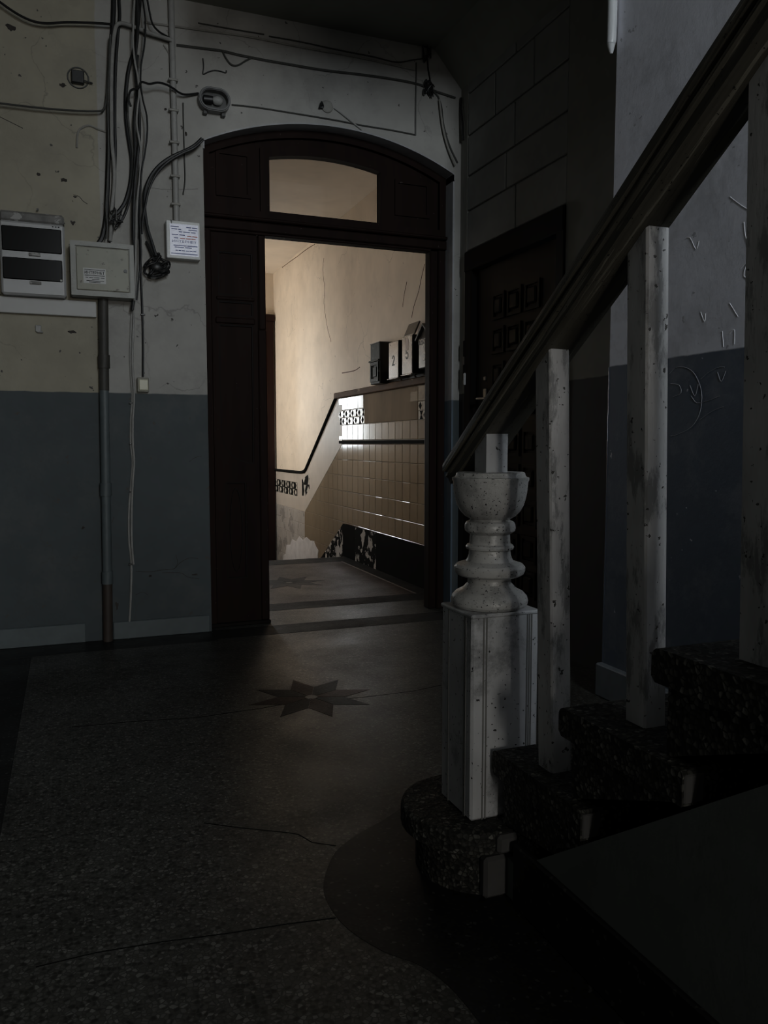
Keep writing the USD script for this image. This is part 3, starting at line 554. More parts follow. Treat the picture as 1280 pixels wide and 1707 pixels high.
stair.part('end_cap', bx(.90, .985, 1.638, 1.67, .0015, .105, .008), M('step_cement'), label='smooth grey cement end of the bottom step')
stair.part('end_cap', bx(.925, .99, 1.617, 1.64, .119, .166, .008), M('step_cement'))
NS = 11
for n in range(2, NS + 1):
    zt_ = Z2 + RISE * (n - 2); yf = F2 - GO * (n - 2); yb = yf - GO - .085
    stair.part('tread', prism(slab_profile(yf, yb, zt_), 'x', XS, XW), agg)
    stair.part('end_cap', bx(XS + .001, XS + .05, yb - .0025, yb + .03, zt_ - .062, zt_ - .004, .006), M('step_cement'))
    # body below the tread: riser at the front, sloping underside
    body = Polygon([(yf - .02, zt_ - .06), (yf - .02, zt_ - RISE - .001), (yf - GO - .08, zt_ - .06)]) if n > 2 else Polygon([(yf - .02, zt_ - .06), (yf - .02, zt_ - RISE + .01), (yf - GO - .08, zt_ - .14), (yf - GO - .08, zt_ - .06)])
    stair.part('riser', prism(body, 'x', XS + .022, XW), agg)
sl = RISE / GO
def under(y): return .30 + sl * (1.33 - y)
ye = F2 - GO * NS
stair.part('stringer_wall', prism(Polygon([(1.66, 0.0015), (1.66, .10), (1.60, under(1.60) - .02), (ye, under(ye) - .02), (ye, 0.0015)]), 'x', XS + .018, 1.10), M('stringer_plaster'), label='dark grey-green plastered side wall under the steps')
stair.part('stringer_skirting', bx(XS + .008, XS + .03, ye, 1.60, 0.0015, .155, .004), M('dark_terrazzo'))
stair.part('landing', bx(.96, XW, -3.19, ye + .02, Z2 + RISE * (NS - 1) - .16, Z2 + RISE * (NS - 1), .01), agg)

newel = T('newel_post', 'grey square newel pedestal with a turned urn-shaped top at the foot of the stairs', 'newel post', (.987, 1.79, .17))
pd = sbox(.893, 1.702, 1.081, 1.872)
newel.part('pedestal', bx(.893, 1.081, 1.702, 1.872, .1705, .686, .006), M('newel_paint'))
for xa in (.925, .933, 1.047, 1.053, 1.059):
    newel.part('bead', bx(xa - .0022, xa + .0022, 1.7008, 1.712, .172, .682, .0008), M('joint_mortar'))
for ya in (1.735, 1.742, 1.83): newel.part('bead', bx(.8918, .90, ya - .0025, ya + .0025, .172, .682, .0008), M('joint_mortar'))
newel.part('cornice_slab', bx(.890, 1.084, 1.699, 1.875, .678, .688, .003), M('newel_paint'))
pts = [(0.001, .686), (.076, .686), (.090, .690), (.0965, .697), (.098, .706), (.095, .716), (.086, .726), (.074, .732), (.066, .737), (.062, .742), (.056, .748), (.055, .758), (.058, .764), (.078, .768), (.086, .773), (.0895, .781), (.0895, .790), (.084, .797),
       (.072, .801), (.060, .805), (.056, .812), (.053, .822), (.052, .833), (.0595, .836), (.061, .841), (.058, .846), (.052, .849), (.051, .860), (.0505, .873), (.057, .877), (.063, .882), (.0645, .889), (.0635, .898), (.060, .904), (.050, .909),
       (.051, .912), (.064, .919), (.076, .932), (.084, .947), (.089, .965), (.0925, .985), (.094, 1.005), (.0965, 1.010), (.0965, 1.016), (.090, 1.018), (.087, 1.022), (.0855, 1.028), (.0825, 1.0295), (0.001, 1.0295)]
newel.part('turned_urn', lathe(pts, (.987, 1.79), 56), M('newel_stone'), 28)
newel.part('support_block', trimesh.convex.convex_hull(np.array([(x, y, z) for x in (.958, 1.018) for y in (1.760, 1.820) for z in (1.0298, 1.05 + .70 * (1.99 - y) - .0862)])), M('newel_paint'))

rail = T('stair_railing', 'weathered dark wooden handrail on square grey balusters beside the rounded bottom step', 'railing', (1.0, 1.2, .3))
SLP = .70
def rail_top(y): return 1.05 + SLP * (1.99 - y)
prof = [(-.050, -.018), (-.046, -.006), (-.034, 0), (.030, 0), (.046, -.005), (.052, -.018), (.052, -.070), (-.040, -.070), (-.040, -.050), (-.046, -.046), (-.046, -.040), (-.040, -.037), (-.040, -.032), (-.050, -.028)]
# profile in the plane square to the rail, swept along the slope
dirv = np.array([0, -1, SLP]) / math.hypot(1, SLP); nrm = np.array([0, SLP, 1]) / math.hypot(1, SLP)
poly = Polygon(prof); ex = trimesh.creation.extrude_polygon(poly, 1.0); ev = np.array(ex.vertices)
# resample along the rail so the edge can be a little worn
stations = np.linspace(0, 1, 40); yA, yB = 1.99, -1.2; length = (yA - yB) * math.hypot(1, SLP)
pv = np.array(prof); npf = len(pv); V = []
for s in stations:
    o = np.array([.9925, yA, rail_top(yA)]) + dirv * length * s
    wob = .0016 * np.array([math.sin(9.1 * s * length + i * 1.3) for i in range(npf)])
    V.append(o + np.outer(pv[:, 0] + wob, [1, 0, 0]) + np.outer(pv[:, 1] + wob * .6, nrm))
V = np.vstack(V); F_ = []
for l in range(len(stations) - 1):
    for i in range(npf):
        j = (i + 1) % npf; F_ += [(l * npf + i, l * npf + j, (l + 1) * npf + j), (l * npf + i, (l + 1) * npf + j, (l + 1) * npf + i)]
capm = trimesh.creation.extrude_polygon(poly, .001)
body = trimesh.Trimesh(V, F_, process=False)
if body.volume < 0: body.invert()
cap_faces = []
import manifold3d
tri = np.array(trimesh.creation.triangulate_polygon(poly)[1]); tv = np.array(trimesh.creation.triangulate_polygon(poly)[0])
idx = np.array([np.argmin(((pv - q) ** 2).sum(1)) for q in tv])
caps = np.vstack([idx[tri], (idx[tri] + (len(stations) - 1) * npf)[:, ::-1]])
hr = trimesh.Trimesh(V, np.vstack([body.faces, caps]), process=False); hr.fix_normals()
rail.part('handrail', hr, M('handrail_wood'), label='long sloping dark wooden handrail')
for n in range(2, NS + 1):
    zb_ = Z2 + RISE * (n - 2); yc = F2 - GO * (n - 2) - .155 + (.006 if n > 2 else 0); h = .026; hy = .030
    xb = 1.022 if n == 2 else 1.047; xt = xb - .026
    def zt2(y): return rail_top(y) - .074
    v = [(x + sx * h, yc + sy * hy, z) for z, x in ((zb_ + .0005, xb), (None, xt)) for sx, sy in ((-1, -1), (1, -1), (1, 1), (-1, 1)) for z in [z if z is not None else zt2(yc + sy * hy)]]
    v = np.array(v); f = [(0, 2, 1), (0, 3, 2), (4, 5, 6), (4, 6, 7)]
    for i in range(4):
        j = (i + 1) % 4; f += [(i, j, 4 + j), (i, 4 + j, 4 + i)]
    hull = []
    c0, c1 = v[:4].mean(0), v[4:].mean(0)
    for q in range(8):
        c = c0 if q < 4 else c1
        for ax in (0, 1):
            w = v[q].copy(); w[ax] += .004 * np.sign(c[ax] - v[q][ax]); hull.append(w)
    rail.part('baluster', trimesh.convex.convex_hull(np.array(hull)), M('baluster_paint'))

# ================================================================== THINGS ON THE BACK WALL
def wp(pts, r, lift=0.0):
    l = np.interp(np.linspace(0, 1, len(pts)), np.linspace(0, 1, len(lift)), lift) if np.ndim(lift) else np.full(len(pts), lift)
    return [(x, WY - r - .001 - q, z) for (x, z), q in zip(pts, l)]
def cable(pts, r, mat, label, lift=0.0, name='cable', cat='cable', group=None, sides=7, n=5, clips=()):
    m = tube(wp(pts, np.max(r), lift), r, sides, n=n)
    if not clips: return single(name, m, M(mat), label, cat, 40, group)
    b = (pts[-1][0], WY, pts[-1][1]); t = T(name, label, cat, b, group); t.part('sheath', m, M(mat), 40)
    for x, z in clips: t.part('clip', bx(x - .012, x + .012, WY - 2 * np.max(r) - .004 - lift, WY, z - .004, z + .004, .001), M('cable_black'))
    return t
# consumer unit
pb = T('fuse_panel', 'white plastic fuse panel with two smoked windows and a dusty top, leftmost on the wall', 'fuse box', (-.14, WY, 1.87))
pb.part('housing', bx(-.298, .012, WY - .085, WY, 1.868, 2.240, .010), M('panel_plastic'))
pb.part('dusty_top', bx(-.298, .012, WY - .078, WY, 2.238, 2.292, .012), M('panel_dust'))
for za, zb in ((2.088, 2.212), (1.945, 2.055)):
    pb.part('window', bx(-.288, -.004, WY - .092, WY - .07, za, zb, .004), M('smoked_plastic'))
    pb.part('latch', bx(-.163, -.108, WY - .096, WY - .08, za - .020, za - .004, .002), M('panel_dust'))
pb.part('seal', trimesh.creation.icosphere(1, .006).apply_translation([-.012, WY - .094, 1.952]), M('number_white'))
for k in range(3): pb.part('maker_dot', bx(-.048 + k * .014, -.040 + k * .014, WY - .0865, WY - .084, 2.222, 2.228), M('ink_black'))
# internet box
ib = T('cable_box', 'khaki sheet-steel cable box with a small ИНТЕРНЕТ sticker and keyhole', 'cable box', (.19, WY, 1.88))
ib.part('body', bx(.036, .354, WY - .105, WY, 1.880, 2.160, .006), M('box_rim'))
ib.part('rim', prism(sbox(.036, 1.880, .354, 2.160).difference(sbox(.060, 1.906, .332, 2.136)), 'y', WY - .116, WY - .10), M('box_rim'))
ib.part('door', bx(.064, .328, WY - .113, WY - .10, 1.910, 2.132, .003), M('box_steel'))
ib.part('lock', trimesh.creation.cylinder(.009, .008, sections=16, transform=trimesh.transformations.rotation_matrix(math.pi / 2, [1, 0, 0])).apply_translation([.309, WY - .115, 2.020]), M('cable_black'))
stk = ib.part('sticker', bx(.097, .210, WY - .1142, WY - .1125, 1.945, 2.023), M('sticker_paper'), label='small printed sticker')
ib.part('lettering', text_on('ИНТЕРНЕТ', .014, (.1535, WY - .1142, 1.994), 'y', bold=True, width=.10), M('ink_black'), under=stk)
for zz, xa, xb in ((2.015, .102, .206), (1.986, .104, .204), (1.9745, .108, .122), (1.9745, .126, .146), (1.9745, .149, .178), (1.9745, .183, .202), (1.966, .140, .176), (1.9585, .112, .200), (1.9515, .124, .182)):
    ib.part('print_line', bx(xa, xb, WY - .1150, WY - .1140, zz - .0016, zz + .0016), M('ink_black'), under=stk)
single('duct_board', bx(-.60, .160, WY - .030, WY, 1.782, 1.866, .003), M('white_board'), 'long white board fixed to the wall under the fuse panel', 'board')
# notice box
nb = T('notice_box', 'shallow white box with a pale printed notice beside the arched door', 'notice', (.625, WY, 2.12))
nb.part('box', bx(.533, .716, WY - .062, WY, 2.122, 2.325, .003), M('notice_board'))
ppr = nb.part('notice', bx(.551, .706, WY - .0635, WY - .061, 2.137, 2.308), M('notice_paper'), label='lavender printed notice')
nb.part('lettering', text_on('ИНТЕРНЕТ', .0125, (.629, WY - .0636, 2.208), 'y', width=.132), M('ink_blue'), under=ppr)
for zz, segs, mt in ((2.292, ((.556, .600), (.640, .668), (.672, .700)), 'ink_blue'), (2.279, ((.560, .592), (.596, .612), (.652, .698)), 'ink_blue'), (2.266, ((.600, .618), (.624, .660), (.666, .690)), 'ink_blue'), (2.249, ((.562, .596), (.602, .632)), 'ink_blue'), (2.245, ((.644, .668), (.672, .700)), 'ink_red'),
                     (2.232, ((.574, .596),), 'ink_blue'), (2.231, ((.606, .632), (.636, .664), (.667, .690)), 'ink_red'), (2.192, ((.570, .640), (.644, .700)), 'ink_blue'), (2.182, ((.576, .626), (.632, .668)), 'ink_blue'), (2.165, ((.580, .592), (.596, .610), (.614, .632), (.636, .652), (.656, .672), (.676, .692)), 'ink_blue'), (2.148, ((.556, .700),), 'ink_blue')):
    for a, b in segs: nb.part('print_line', bx(a, b, WY - .0642, WY - .0634, zz - .0022, zz + .0022), M(mt), under=ppr)
nb.part('torn_notch', prism(Polygon([(.555, 2.326), (.566, 2.326), (.562, 2.302)]), 'y', WY - .0645, WY - .06), M('cable_black'))
# light switch
sw = T('light_switch', 'small square ivory light switch at the top of the blue-grey dado', 'switch', (.393, WY, 1.387))
sw.part('box', bx(.362, .424, WY - .034, WY, 1.387, 1.466, .003), M('switch_edge'))
sw.part('rocker', bx(.370, .420, WY - .040, WY - .03, 1.396, 1.456, .004), M('switch_ivory'))
# round sockets, stubs
rs = T('blanked_socket', 'dark square stub inside a round wall recess, high on the left wall', 'socket', (.103, WY, 2.97))
rs.part('ring', trimesh.creation.torus(.052, .004, 24, 6).apply_transform(trimesh.transformations.rotation_matrix(math.pi / 2, [1, 0, 0])).apply_translation([.104, WY - .003, 3.026]), M('cable_dark'), 40)
rs.part('stub', bx(.070, .134, WY - .03, WY, 2.990, 3.056, .005), M('cable_black'))
rs.part('wire_end', tube([(.13, WY - .02, 3.01), (.155, WY - .02, 3.006), (.175, WY - .016, 3.004)], .004), M('cable_black'))
jc = (1.478, 3.081)
jr = T('ceiling_rose_box', 'round plaster junction box over the arch with a dark wire clump', 'junction box', (jc[0], WY, jc[1]))
jr.part('ring', trimesh.creation.torus(.030, .006, 24, 8).apply_transform(trimesh.transformations.rotation_matrix(math.pi / 2, [1, 0, 0])).apply_translation([jc[0], WY - .004, jc[1]]), M('cable_painted'), 40)
jr.part('cover', trimesh.creation.cylinder(.029, .008, sections=24, transform=trimesh.transformations.rotation_matrix(math.pi / 2, [1, 0, 0])).apply_translation([jc[0], WY - .004, jc[1]]), M('cable_painted'))
jr.part('wire_clump', tube([(jc[0] - .05, WY - .01, jc[1] - .02), (jc[0] - .042, WY - .025, jc[1] + .005), (jc[0] - .035, WY - .012, jc[1] + .015), (jc[0] - .03, WY - .02, jc[1] - .012), (jc[0] - .045, WY - .015, jc[1] - .015)], .006), M('cable_black'), 40)
single('loose_wire', tube(wp([(1.519, 3.077), (1.571, 3.05), (1.627, 3.017), (1.692, 2.977)], .006), [.003, .005, .006, .003], 6), M('cable_grey'), 'short loose pale strip hanging over the crown of the arch', 'wire', 40)
single('burnt_wire', tube(wp([(0.758, 3.232), (0.761, 3.188), (0.757, 3.149), (0.783, 3.163), (0.817, 3.178), (0.85, 3.18), (0.883, 3.176), (0.887, 3.189)], .004), .0035, 6), M('cable_black'), 'bent black wire stub above the oval bulkhead lamp', 'wire', 40)
hk = [(-0.13, 1.71)][0]
single('wall_clip', join(bx(hk[0] - .017, hk[0] + .012, WY - .012, WY, hk[1] - .018, hk[1] + .018, .003), bx(hk[0] - .01, hk[0] + .02, WY - .016, WY - .008, hk[1] - .022, hk[1] - .014, .002)), M('pipe_painted'), 'small painted metal clip on the yellowish wall under the white board', 'clip')
nl = [(-0.115, 2.32)][0]
single('nail', join(tube([(nl[0], WY + .004, nl[1] + .004), (nl[0], WY - .03, nl[1])], .003), bx(nl[0] - .005, nl[0] + .005, WY - .034, WY - .03, nl[1] - .005, nl[1] + .005)), M('cable_black'), 'black nail in the wall just above the fuse panel', 'nail')
# bulkhead lamp
lc = (.812, 3.005)
lamp = T('bulkhead_lamp', 'oval iron bulkhead lamp with a bare bulb, left above the arched door', 'lamp', (lc[0], WY, lc[1]))
def stad(w, h): return affinity.translate(LineString([(-(w - h) / 2, 0), ((w - h) / 2, 0)]).buffer(h / 2, 12), lc[0], lc[1])
lamp.part('back_plate', prism(stad(.168, .118), 'y', WY - .012, WY), M('lamp_iron'))
lamp.part('rim', prism(stad(.176, .126).difference(stad(.146, .096)), 'y', WY - .055, WY - .0), M('lamp_rim_metal'))
lamp.part('rim_bead', tube([(x, WY - .056, z) for x, z in np.array(stad(.160, .110).exterior.coords)[::2]], .005, 6, curve=False), M('lamp_rim_metal'), 40)
lamp.part('socket', trimesh.creation.cylinder(.021, .05, sections=18, transform=trimesh.transformations.rotation_matrix(math.pi / 2, [0, 1, 0])).apply_translation([lc[0] - .035, WY - .034, lc[1]]), M('cable_black'), 40)
lamp.part('bulb', trimesh.creation.icosphere(3, .024).apply_scale([1.25, 1, 1]).apply_translation([lc[0] + .018, WY - .034, lc[1]]), M('bulb_glass'), True)
for s in (-1, 1): lamp.part('lug', bx(lc[0] - .05 * s - .012, lc[0] - .05 * s + .012, WY - .03, WY, lc[1] - .078, lc[1] - .055, .004), M('lamp_iron'))
# pipes
pz = [(0.637, 3.52), (0.612, 2.332)]
cp = T('conduit_pipe', 'pale painted conduit pipe running from the ceiling down to the notice box', 'pipe', (.585, WY, 2.33))
cp.part('tube', tube([(.590, WY - .022, 3.522), (.594, WY - .022, 2.326)], .0165, 14, curve=False), M('pipe_painted'), 40)
for z in (2.92, 2.75, 2.57, 2.42, 3.08): cp.part('clamp', bx(.590 - .026, .590 + .026, WY - .043, WY, z - .006, z + .006, .002), M('cable_painted'))
rp = T('riser_pipe', 'dark vertical riser pipe from the cable box to the floor, blue-grey below the paint line', 'pipe', (.175, WY, 0))
rp.part('upper_tube', tube([(.196, WY - .034, 1.885), (.188, WY - .034, 1.39)], .026, 16, curve=False), M('pipe_dark'), 40)
rp.part('lower_tube', tube([(.187, WY - .034, 1.39), (.176, WY - .034, .36)], .025, 16, curve=False), M('pipe_blue'), 40)
rp.part('foot_tube', tube([(.176, WY - .034, .36), (.170, WY - .034, .002)], .026, 16, curve=False), M('pipe_dark'), 40, label='rusty lower end of the pipe')
for z, x in ((1.545, .191), (.36, .176), (.85, .181)): rp.part('coupling', tube([(x, WY - .034, z + .035), (x, WY - .034, z - .035)], .031 if z > .5 else .030, 16, curve=False), M('pipe_blue' if z < 1.3 else 'pipe_dark'), 40)
# cables
single('flexible_conduit', tube(wp([(0.587, 3.283), (0.54, 3.29), (0.461, 3.301), (0.409, 3.314), (0.359, 3.323), (0.323, 3.323), (0.301, 3.304), (0.291, 3.265), (0.283, 3.209), (0.274, 3.115), (0.268, 2.991), (0.265, 2.866), (0.263, 2.71), (0.27, 2.602), (0.271, 2.523), (0.262, 2.428), (0.25, 2.332), (0.244, 2.23), (0.24, 2.188)], .010, .030), .010, 9), M('cable_grey'), 'thick light-grey flexible conduit bending over and down to the cable box', 'conduit', 40)
cable([(0.397, 3.475), (0.388, 3.35), (0.382, 3.225), (0.388, 3.127), (0.402, 3.042), (0.406, 2.965), (0.395, 2.885), (0.39, 2.806), (0.4, 2.728), (0.408, 2.66), (0.399, 2.538), (0.383, 2.409), (0.372, 2.216), (0.365, 2.086), (0.359, 1.956), (0.351, 1.875)], .0052, 'cable_grey', 'thin white cable wandering down the middle of the black bundle', 0.07)
for k, (pts, lab) in enumerate((([(0.347, 1.875), (0.336, 1.695), (0.33, 1.564), (0.335, 1.366), (0.325, 1.233), (0.321, 1.1), (0.328, 1), (0.319, 0.899), (0.302, 0.731), (0.298, 0.562), (0.307, 0.425), (0.3, 0.254), (0.29, 0.117), (0.28, -0.014)], 'pale cable running down to the floor beside the riser pipe, the left of the pair'), ([(0.357, 1.875), (0.351, 1.761), (0.34, 1.564), (0.344, 1.366), (0.334, 1.233), (0.331, 1.1), (0.335, 1), (0.326, 0.899), (0.315, 0.731), (0.311, 0.561), (0.317, 0.424)], 'shorter pale cable tied to the right of the floor-length one'))):
    cable(pts, .0062, 'cable_grey', lab, .016 * k, clips=[(0.33, 1.326), (0.325, 1.1), (0.318, 0.832), (0.304, 0.425)] if k == 0 else ())
cable([(0.293, 3.455), (0.286, 3.332), (0.274, 3.207), (0.261, 3.082), (0.254, 2.927), (0.25, 2.771), (0.242, 2.614), (0.231, 2.424), (0.222, 2.313), (0.201, 2.216), (0.178, 2.173)], .013, 'cable_black', 'thick black trunk cable at the left edge of the bundle', 0.0)
cable([(0.32, 3.46), (0.321, 3.368), (0.309, 3.274), (0.292, 3.087), (0.282, 2.838), (0.281, 2.681), (0.271, 2.523), (0.26, 2.364), (0.251, 2.249), (0.234, 2.19)], .009, 'cable_black', 'black cable hidden just behind the grey flexible conduit', 0.0)
cable([(0.269, 3.249), (0.257, 3.051), (0.246, 2.864), (0.244, 2.677), (0.233, 2.487), (0.223, 2.36), (0.227, 2.266), (0.219, 2.195)], .005, 'cable_dark', 'thin dark cable at the outer left of the bundle', 0.052)
cable([(0.428, 3.481), (0.412, 3.339), (0.391, 3.211), (0.37, 3.146), (0.353, 3.066), (0.341, 2.955), (0.341, 2.83), (0.353, 2.722), (0.363, 2.629), (0.354, 2.517), (0.327, 2.419), (0.301, 2.372), (0.278, 2.344)], .0105, 'cable_black', 'heavy black cable sweeping left to the wire knot over the cable box', 0.0)
cable([(0.408, 3.174), (0.4, 3.104), (0.394, 2.963), (0.378, 2.82), (0.381, 2.71), (0.371, 2.567), (0.352, 2.437), (0.318, 2.332), (0.289, 2.291), (0.273, 2.27)], .0065, 'cable_black', 'black cable making the lower long loop toward the cable box', 0.036)
cable([(0.36, 2.88), (0.349, 2.916), (0.362, 2.962), (0.4, 2.98), (0.417, 3.013), (0.457, 3.01), (0.502, 3.027), (0.547, 3.03), (0.588, 3.021), (0.617, 3.012), (0.656, 3.012), (0.728, 3.036)], .006, 'cable_black', 'black cable arching across to the oval bulkhead lamp', (.097, .097, .097, .055, .012))
cable([(0.353, 2.957), (0.348, 2.863), (0.36, 2.739), (0.37, 2.655), (0.364, 2.534), (0.339, 2.404), (0.305, 2.312), (0.267, 2.257)], .006, 'cable_dark', 'dark cable making the upper short loop above the cable box', 0.022)
cable([(0.406, 3.476), (0.408, 3.292), (0.392, 3.134), (0.403, 2.949), (0.404, 2.76), (0.385, 2.6), (0.368, 2.439), (0.36, 2.247), (0.362, 2.086), (0.351, 1.891), (0.343, 1.826)], .0085, 'cable_black', 'black cable falling straight behind the white one', 0.052)
cable([(0.434, 3.451), (0.444, 3.36), (0.445, 3.292), (0.437, 3.204), (0.419, 3.107), (0.414, 3.013), (0.424, 2.927), (0.441, 2.851), (0.442, 2.759), (0.427, 2.653), (0.409, 2.565), (0.399, 2.442), (0.392, 2.282), (0.395, 2.121), (0.379, 1.99), (0.366, 1.876)], .0048, 'cable_black', 'thin black cable bowing out to the right of the bundle', 0.083)
cable([(0.403, 2.57), (0.396, 2.41), (0.397, 2.218), (0.397, 2.089), (0.398, 1.992), (0.4, 1.829), (0.4, 1.665), (0.395, 1.473)], .0062, 'cable_black', 'black cable dropping to the ivory light switch', 0.0, clips=[(0.403, 1.813)])
cable([(0.736, 2.782), (0.696, 2.741), (0.649, 2.709), (0.597, 2.68), (0.544, 2.645), (0.495, 2.6), (0.456, 2.545), (0.429, 2.478), (0.421, 2.406), (0.425, 2.33), (0.436, 2.26), (0.457, 2.191), (0.475, 2.127)], .0095, 'cable_black', 'thick black cable curving from the corner of the arched door to the coil', 0.045)
cable([(0.743, 2.773), (0.689, 2.721), (0.623, 2.683), (0.557, 2.637), (0.505, 2.585), (0.468, 2.527), (0.441, 2.46), (0.423, 2.381), (0.409, 2.309), (0.401, 2.234)], .0065, 'cable_black', 'thinner black cable following the curve from the arched door', 0.066)
cable([(-0.259, 3.318), (-0.21, 3.289), (-0.155, 3.264), (-0.098, 3.25), (-0.035, 3.253), (0.052, 3.274), (0.171, 3.293), (0.28, 3.306)], .0065, 'cable_black', 'black cable coming in at the upper left corner', 0.044)
cable([(-0.277, 2.824), (-0.164, 2.826), (-0.049, 2.83), (0.068, 2.838), (0.182, 2.851), (0.225, 2.867), (0.242, 2.925), (0.254, 3.05), (0.265, 3.23)], .0055, 'cable_dark', 'dark cable along the left wall turning up into the bundle', 0.042)
cable([(0.087, 2.666), (0.095, 2.744), (0.12, 2.775), (0.156, 2.789), (0.198, 2.776), (0.24, 2.767)], .0055, 'cable_painted', 'painted-over wire curling away from the left of the bundle', .0)
cable([(0.447, 3.367), (0.637, 3.376), (0.8, 3.383), (1.036, 3.392), (1.317, 3.388), (1.685, 3.39), (2.036, 3.378)], .0060, 'cable_painted', 'long painted cable under the ceiling, the middle of the three', .0, n=8)
cable([(0.735, 3.416), (0.901, 3.417), (1.105, 3.421)], .004, 'cable_dark', 'short dark cable nearest the ceiling', .0)
cable([(1.133, 3.416), (1.317, 3.418), (1.535, 3.412), (1.762, 3.41), (1.917, 3.404), (2.036, 3.438), (2.108, 3.457)], .004, 'cable_dark', 'sagging dark cable nearest the ceiling at the right corner', .0)
cable([(0.616, 3.278), (0.766, 3.285), (0.865, 3.289), (0.966, 3.283), (1.104, 3.28), (1.244, 3.28), (1.461, 3.282), (1.685, 3.294), (1.878, 3.3), (2.056, 3.297), (2.178, 3.273), (2.314, 3.254)], .0070, 'cable_dark', 'lowest long cable across the wall over the arch', .0, n=8)
cable([(0.865, 3.289), (0.885, 3.253), (0.915, 3.223), (0.952, 3.226), (0.993, 3.255), (1.035, 3.282)], .0045, 'cable_dark', 'small slack loop hanging from the lowest long cable', .006)
cable([(0.914, 3.008), (1.065, 3.014), (1.313, 3.013), (1.533, 3.01), (1.684, 3.004), (1.878, 3.002), (2.041, 2.996)], .0045, 'cable_dark', 'thin cable running from the bulkhead lamp over the arch', .0, n=8)
cable([(2.045, 2.993), (2.045, 3.157), (2.048, 3.317), (2.048, 3.422)], .0042, 'cable_dark', 'thin upright cable at the right end above the arch', .0)
cable([(2.141, 3.278), (2.19, 3.25), (2.219, 3.189), (2.232, 3.094), (2.258, 3.007), (2.292, 2.932), (2.334, 2.864)], .0055, 'cable_dark', 'dark cable drooping down the right corner over the arch', .0)
cable([(2.198, 3.222), (2.211, 3.127), (2.229, 3.032), (2.262, 2.935), (2.309, 2.839)], .0065, 'cable_painted', 'painted cable drooping inside the dark one at the right corner', 0.014)
cable([(0.45, 3.485), (0.467, 3.395), (0.484, 3.336), (0.515, 3.311), (0.546, 3.304), (0.578, 3.3)], .0055, 'cable_black', 'black cable sloping from the top of the bundle to the conduit pipe', (.095, .02))
cable([(0.605, 3.042), (0.595, 2.882), (0.594, 2.683), (0.588, 2.56), (0.597, 2.399), (0.603, 2.341)], .004, 'cable_dark', 'thin wire hugging the left of the conduit pipe', .0)
cable([(0.645, 2.978), (0.645, 2.825), (0.646, 2.68), (0.647, 2.567), (0.635, 2.484)], .004, 'cable_dark', 'thin wire hugging the right of the conduit pipe', .0)
cable([(0.546, 3.269), (0.576, 3.221), (0.587, 3.135), (0.589, 3.046)], .004, 'cable_painted', 'thin painted wire bending down at the left of the conduit pipe', .0)
# knot and coil
kn = T('wire_knot', 'tangled black wire ends over the right end of the cable box', 'wire', (.26, WY, 2.27))
for k in range(6):
    a = np.random.RandomState(k); c = np.array((0.268, 2.308))
    kn.part('wire_end', tube([(c[0] + a.uniform(-.04, .04), WY - a.uniform(.058, .095), c[1] + a.uniform(-.04, .05)) for _ in range(5)], .0035, 6), M('cable_black'), 40)
cl = T('cable_coil', 'untidy coil of black cable hanging on the wall below the notice box', 'cable coil', (.48, WY, 2.05))
for k, (u, r1, r2, dy) in enumerate((((0.487, 2.093), .050, .030, .03), ((0.473, 2.056), .058, .036, .045), ((0.519, 2.069), .030, .030, .06), ((0.492, 2.034), .052, .020, .05), ((0.455, 2.106), .040, .038, .035), ((0.511, 2.026), .030, .014, .065), ((0.47, 2.075), .030, .052, .055))):
    a = np.linspace(0, 2 * np.pi, 15); cl.part('loop', tube([(u[0] + r1 * math.cos(t), WY - dy + .010 * math.sin(2 * t + k), u[1] + r2 * math.sin(t + .3 * k)) for t in a], .0062, 7, n=3), M('cable_black'), 40)
cl.part('tape_knot', trimesh.creation.icosphere(2, .034).apply_scale([1.15, .7, .95]).apply_translation([(0.48, 2.069)[0], WY - .04, (0.48, 2.069)[1]]), M('cable_black'), 40)
cl.part('tail', tube([((0.429, 2.208)[0], WY - .02, (0.429, 2.208)[1]), ((0.45, 2.158)[0], WY - .03, (0.45, 2.158)[1]), ((0.468, 2.107)[0], WY - .04, (0.468, 2.107)[1])], .007), M('cable_black'), 40)
# knot where the cables meet the right corner
kc = T('corner_wire_knot', 'dark knot of wires at the right end of the wall over the arch', 'wire', (2.15, WY, 3.37))
for k in range(9):
    a = np.random.RandomState(40 + k); c = np.array((2.129, 3.283) if k < 6 else (2.116, 3.486))
    kc.part('wire_end', tube([(c[0] + a.uniform(-.035, .035), WY - a.uniform(.005, .04), c[1] + a.uniform(-.06, .05)) for _ in range(5)], .0038, 6), M('cable_black'), 40)
kc.part('upright', tube(wp([(2.124, 3.466), (2.128, 3.4), (2.141, 3.331), (2.137, 3.242)], .005), .005, 6), M('cable_black'), 40)
# things at the corner of the door wall
ck = [(DX - .012, 4.69, (4.701, 3.254)[1]), (DX - .014, 4.685, (4.683, 3.175)[1]), (DX - .016, 4.66, (4.649, 3.09)[1]), (DX - .014, 4.655, (4.631, 2.987)[1])]
single('corner_wire', tube(ck, .008, 7), M('cable_black'), 'short black wire hanging in the corner beside the arch', 'wire', 40)
db = (4.653, 1.509)
single('bell_push', bx(DX - .022, DX - .011, DY1 - .028, DY1 - .006, db[1] - .038, db[1] + .038, .004), M('white_enamel'), 'small white bell push on the frame of the black door', 'bell')
single('pipe_end', tube([(LX - .026, 2.872, 3.50), (LX - .026, 2.872, 2.82), (LX - .026, 2.876, 2.74), (LX - .022, 2.878, 2.70)], [.020, .020, .018, .006], 14, n=3), M('white_enamel'), 'white rounded pipe end hanging at the top edge of the lit stair wall', 'pipe', 40)

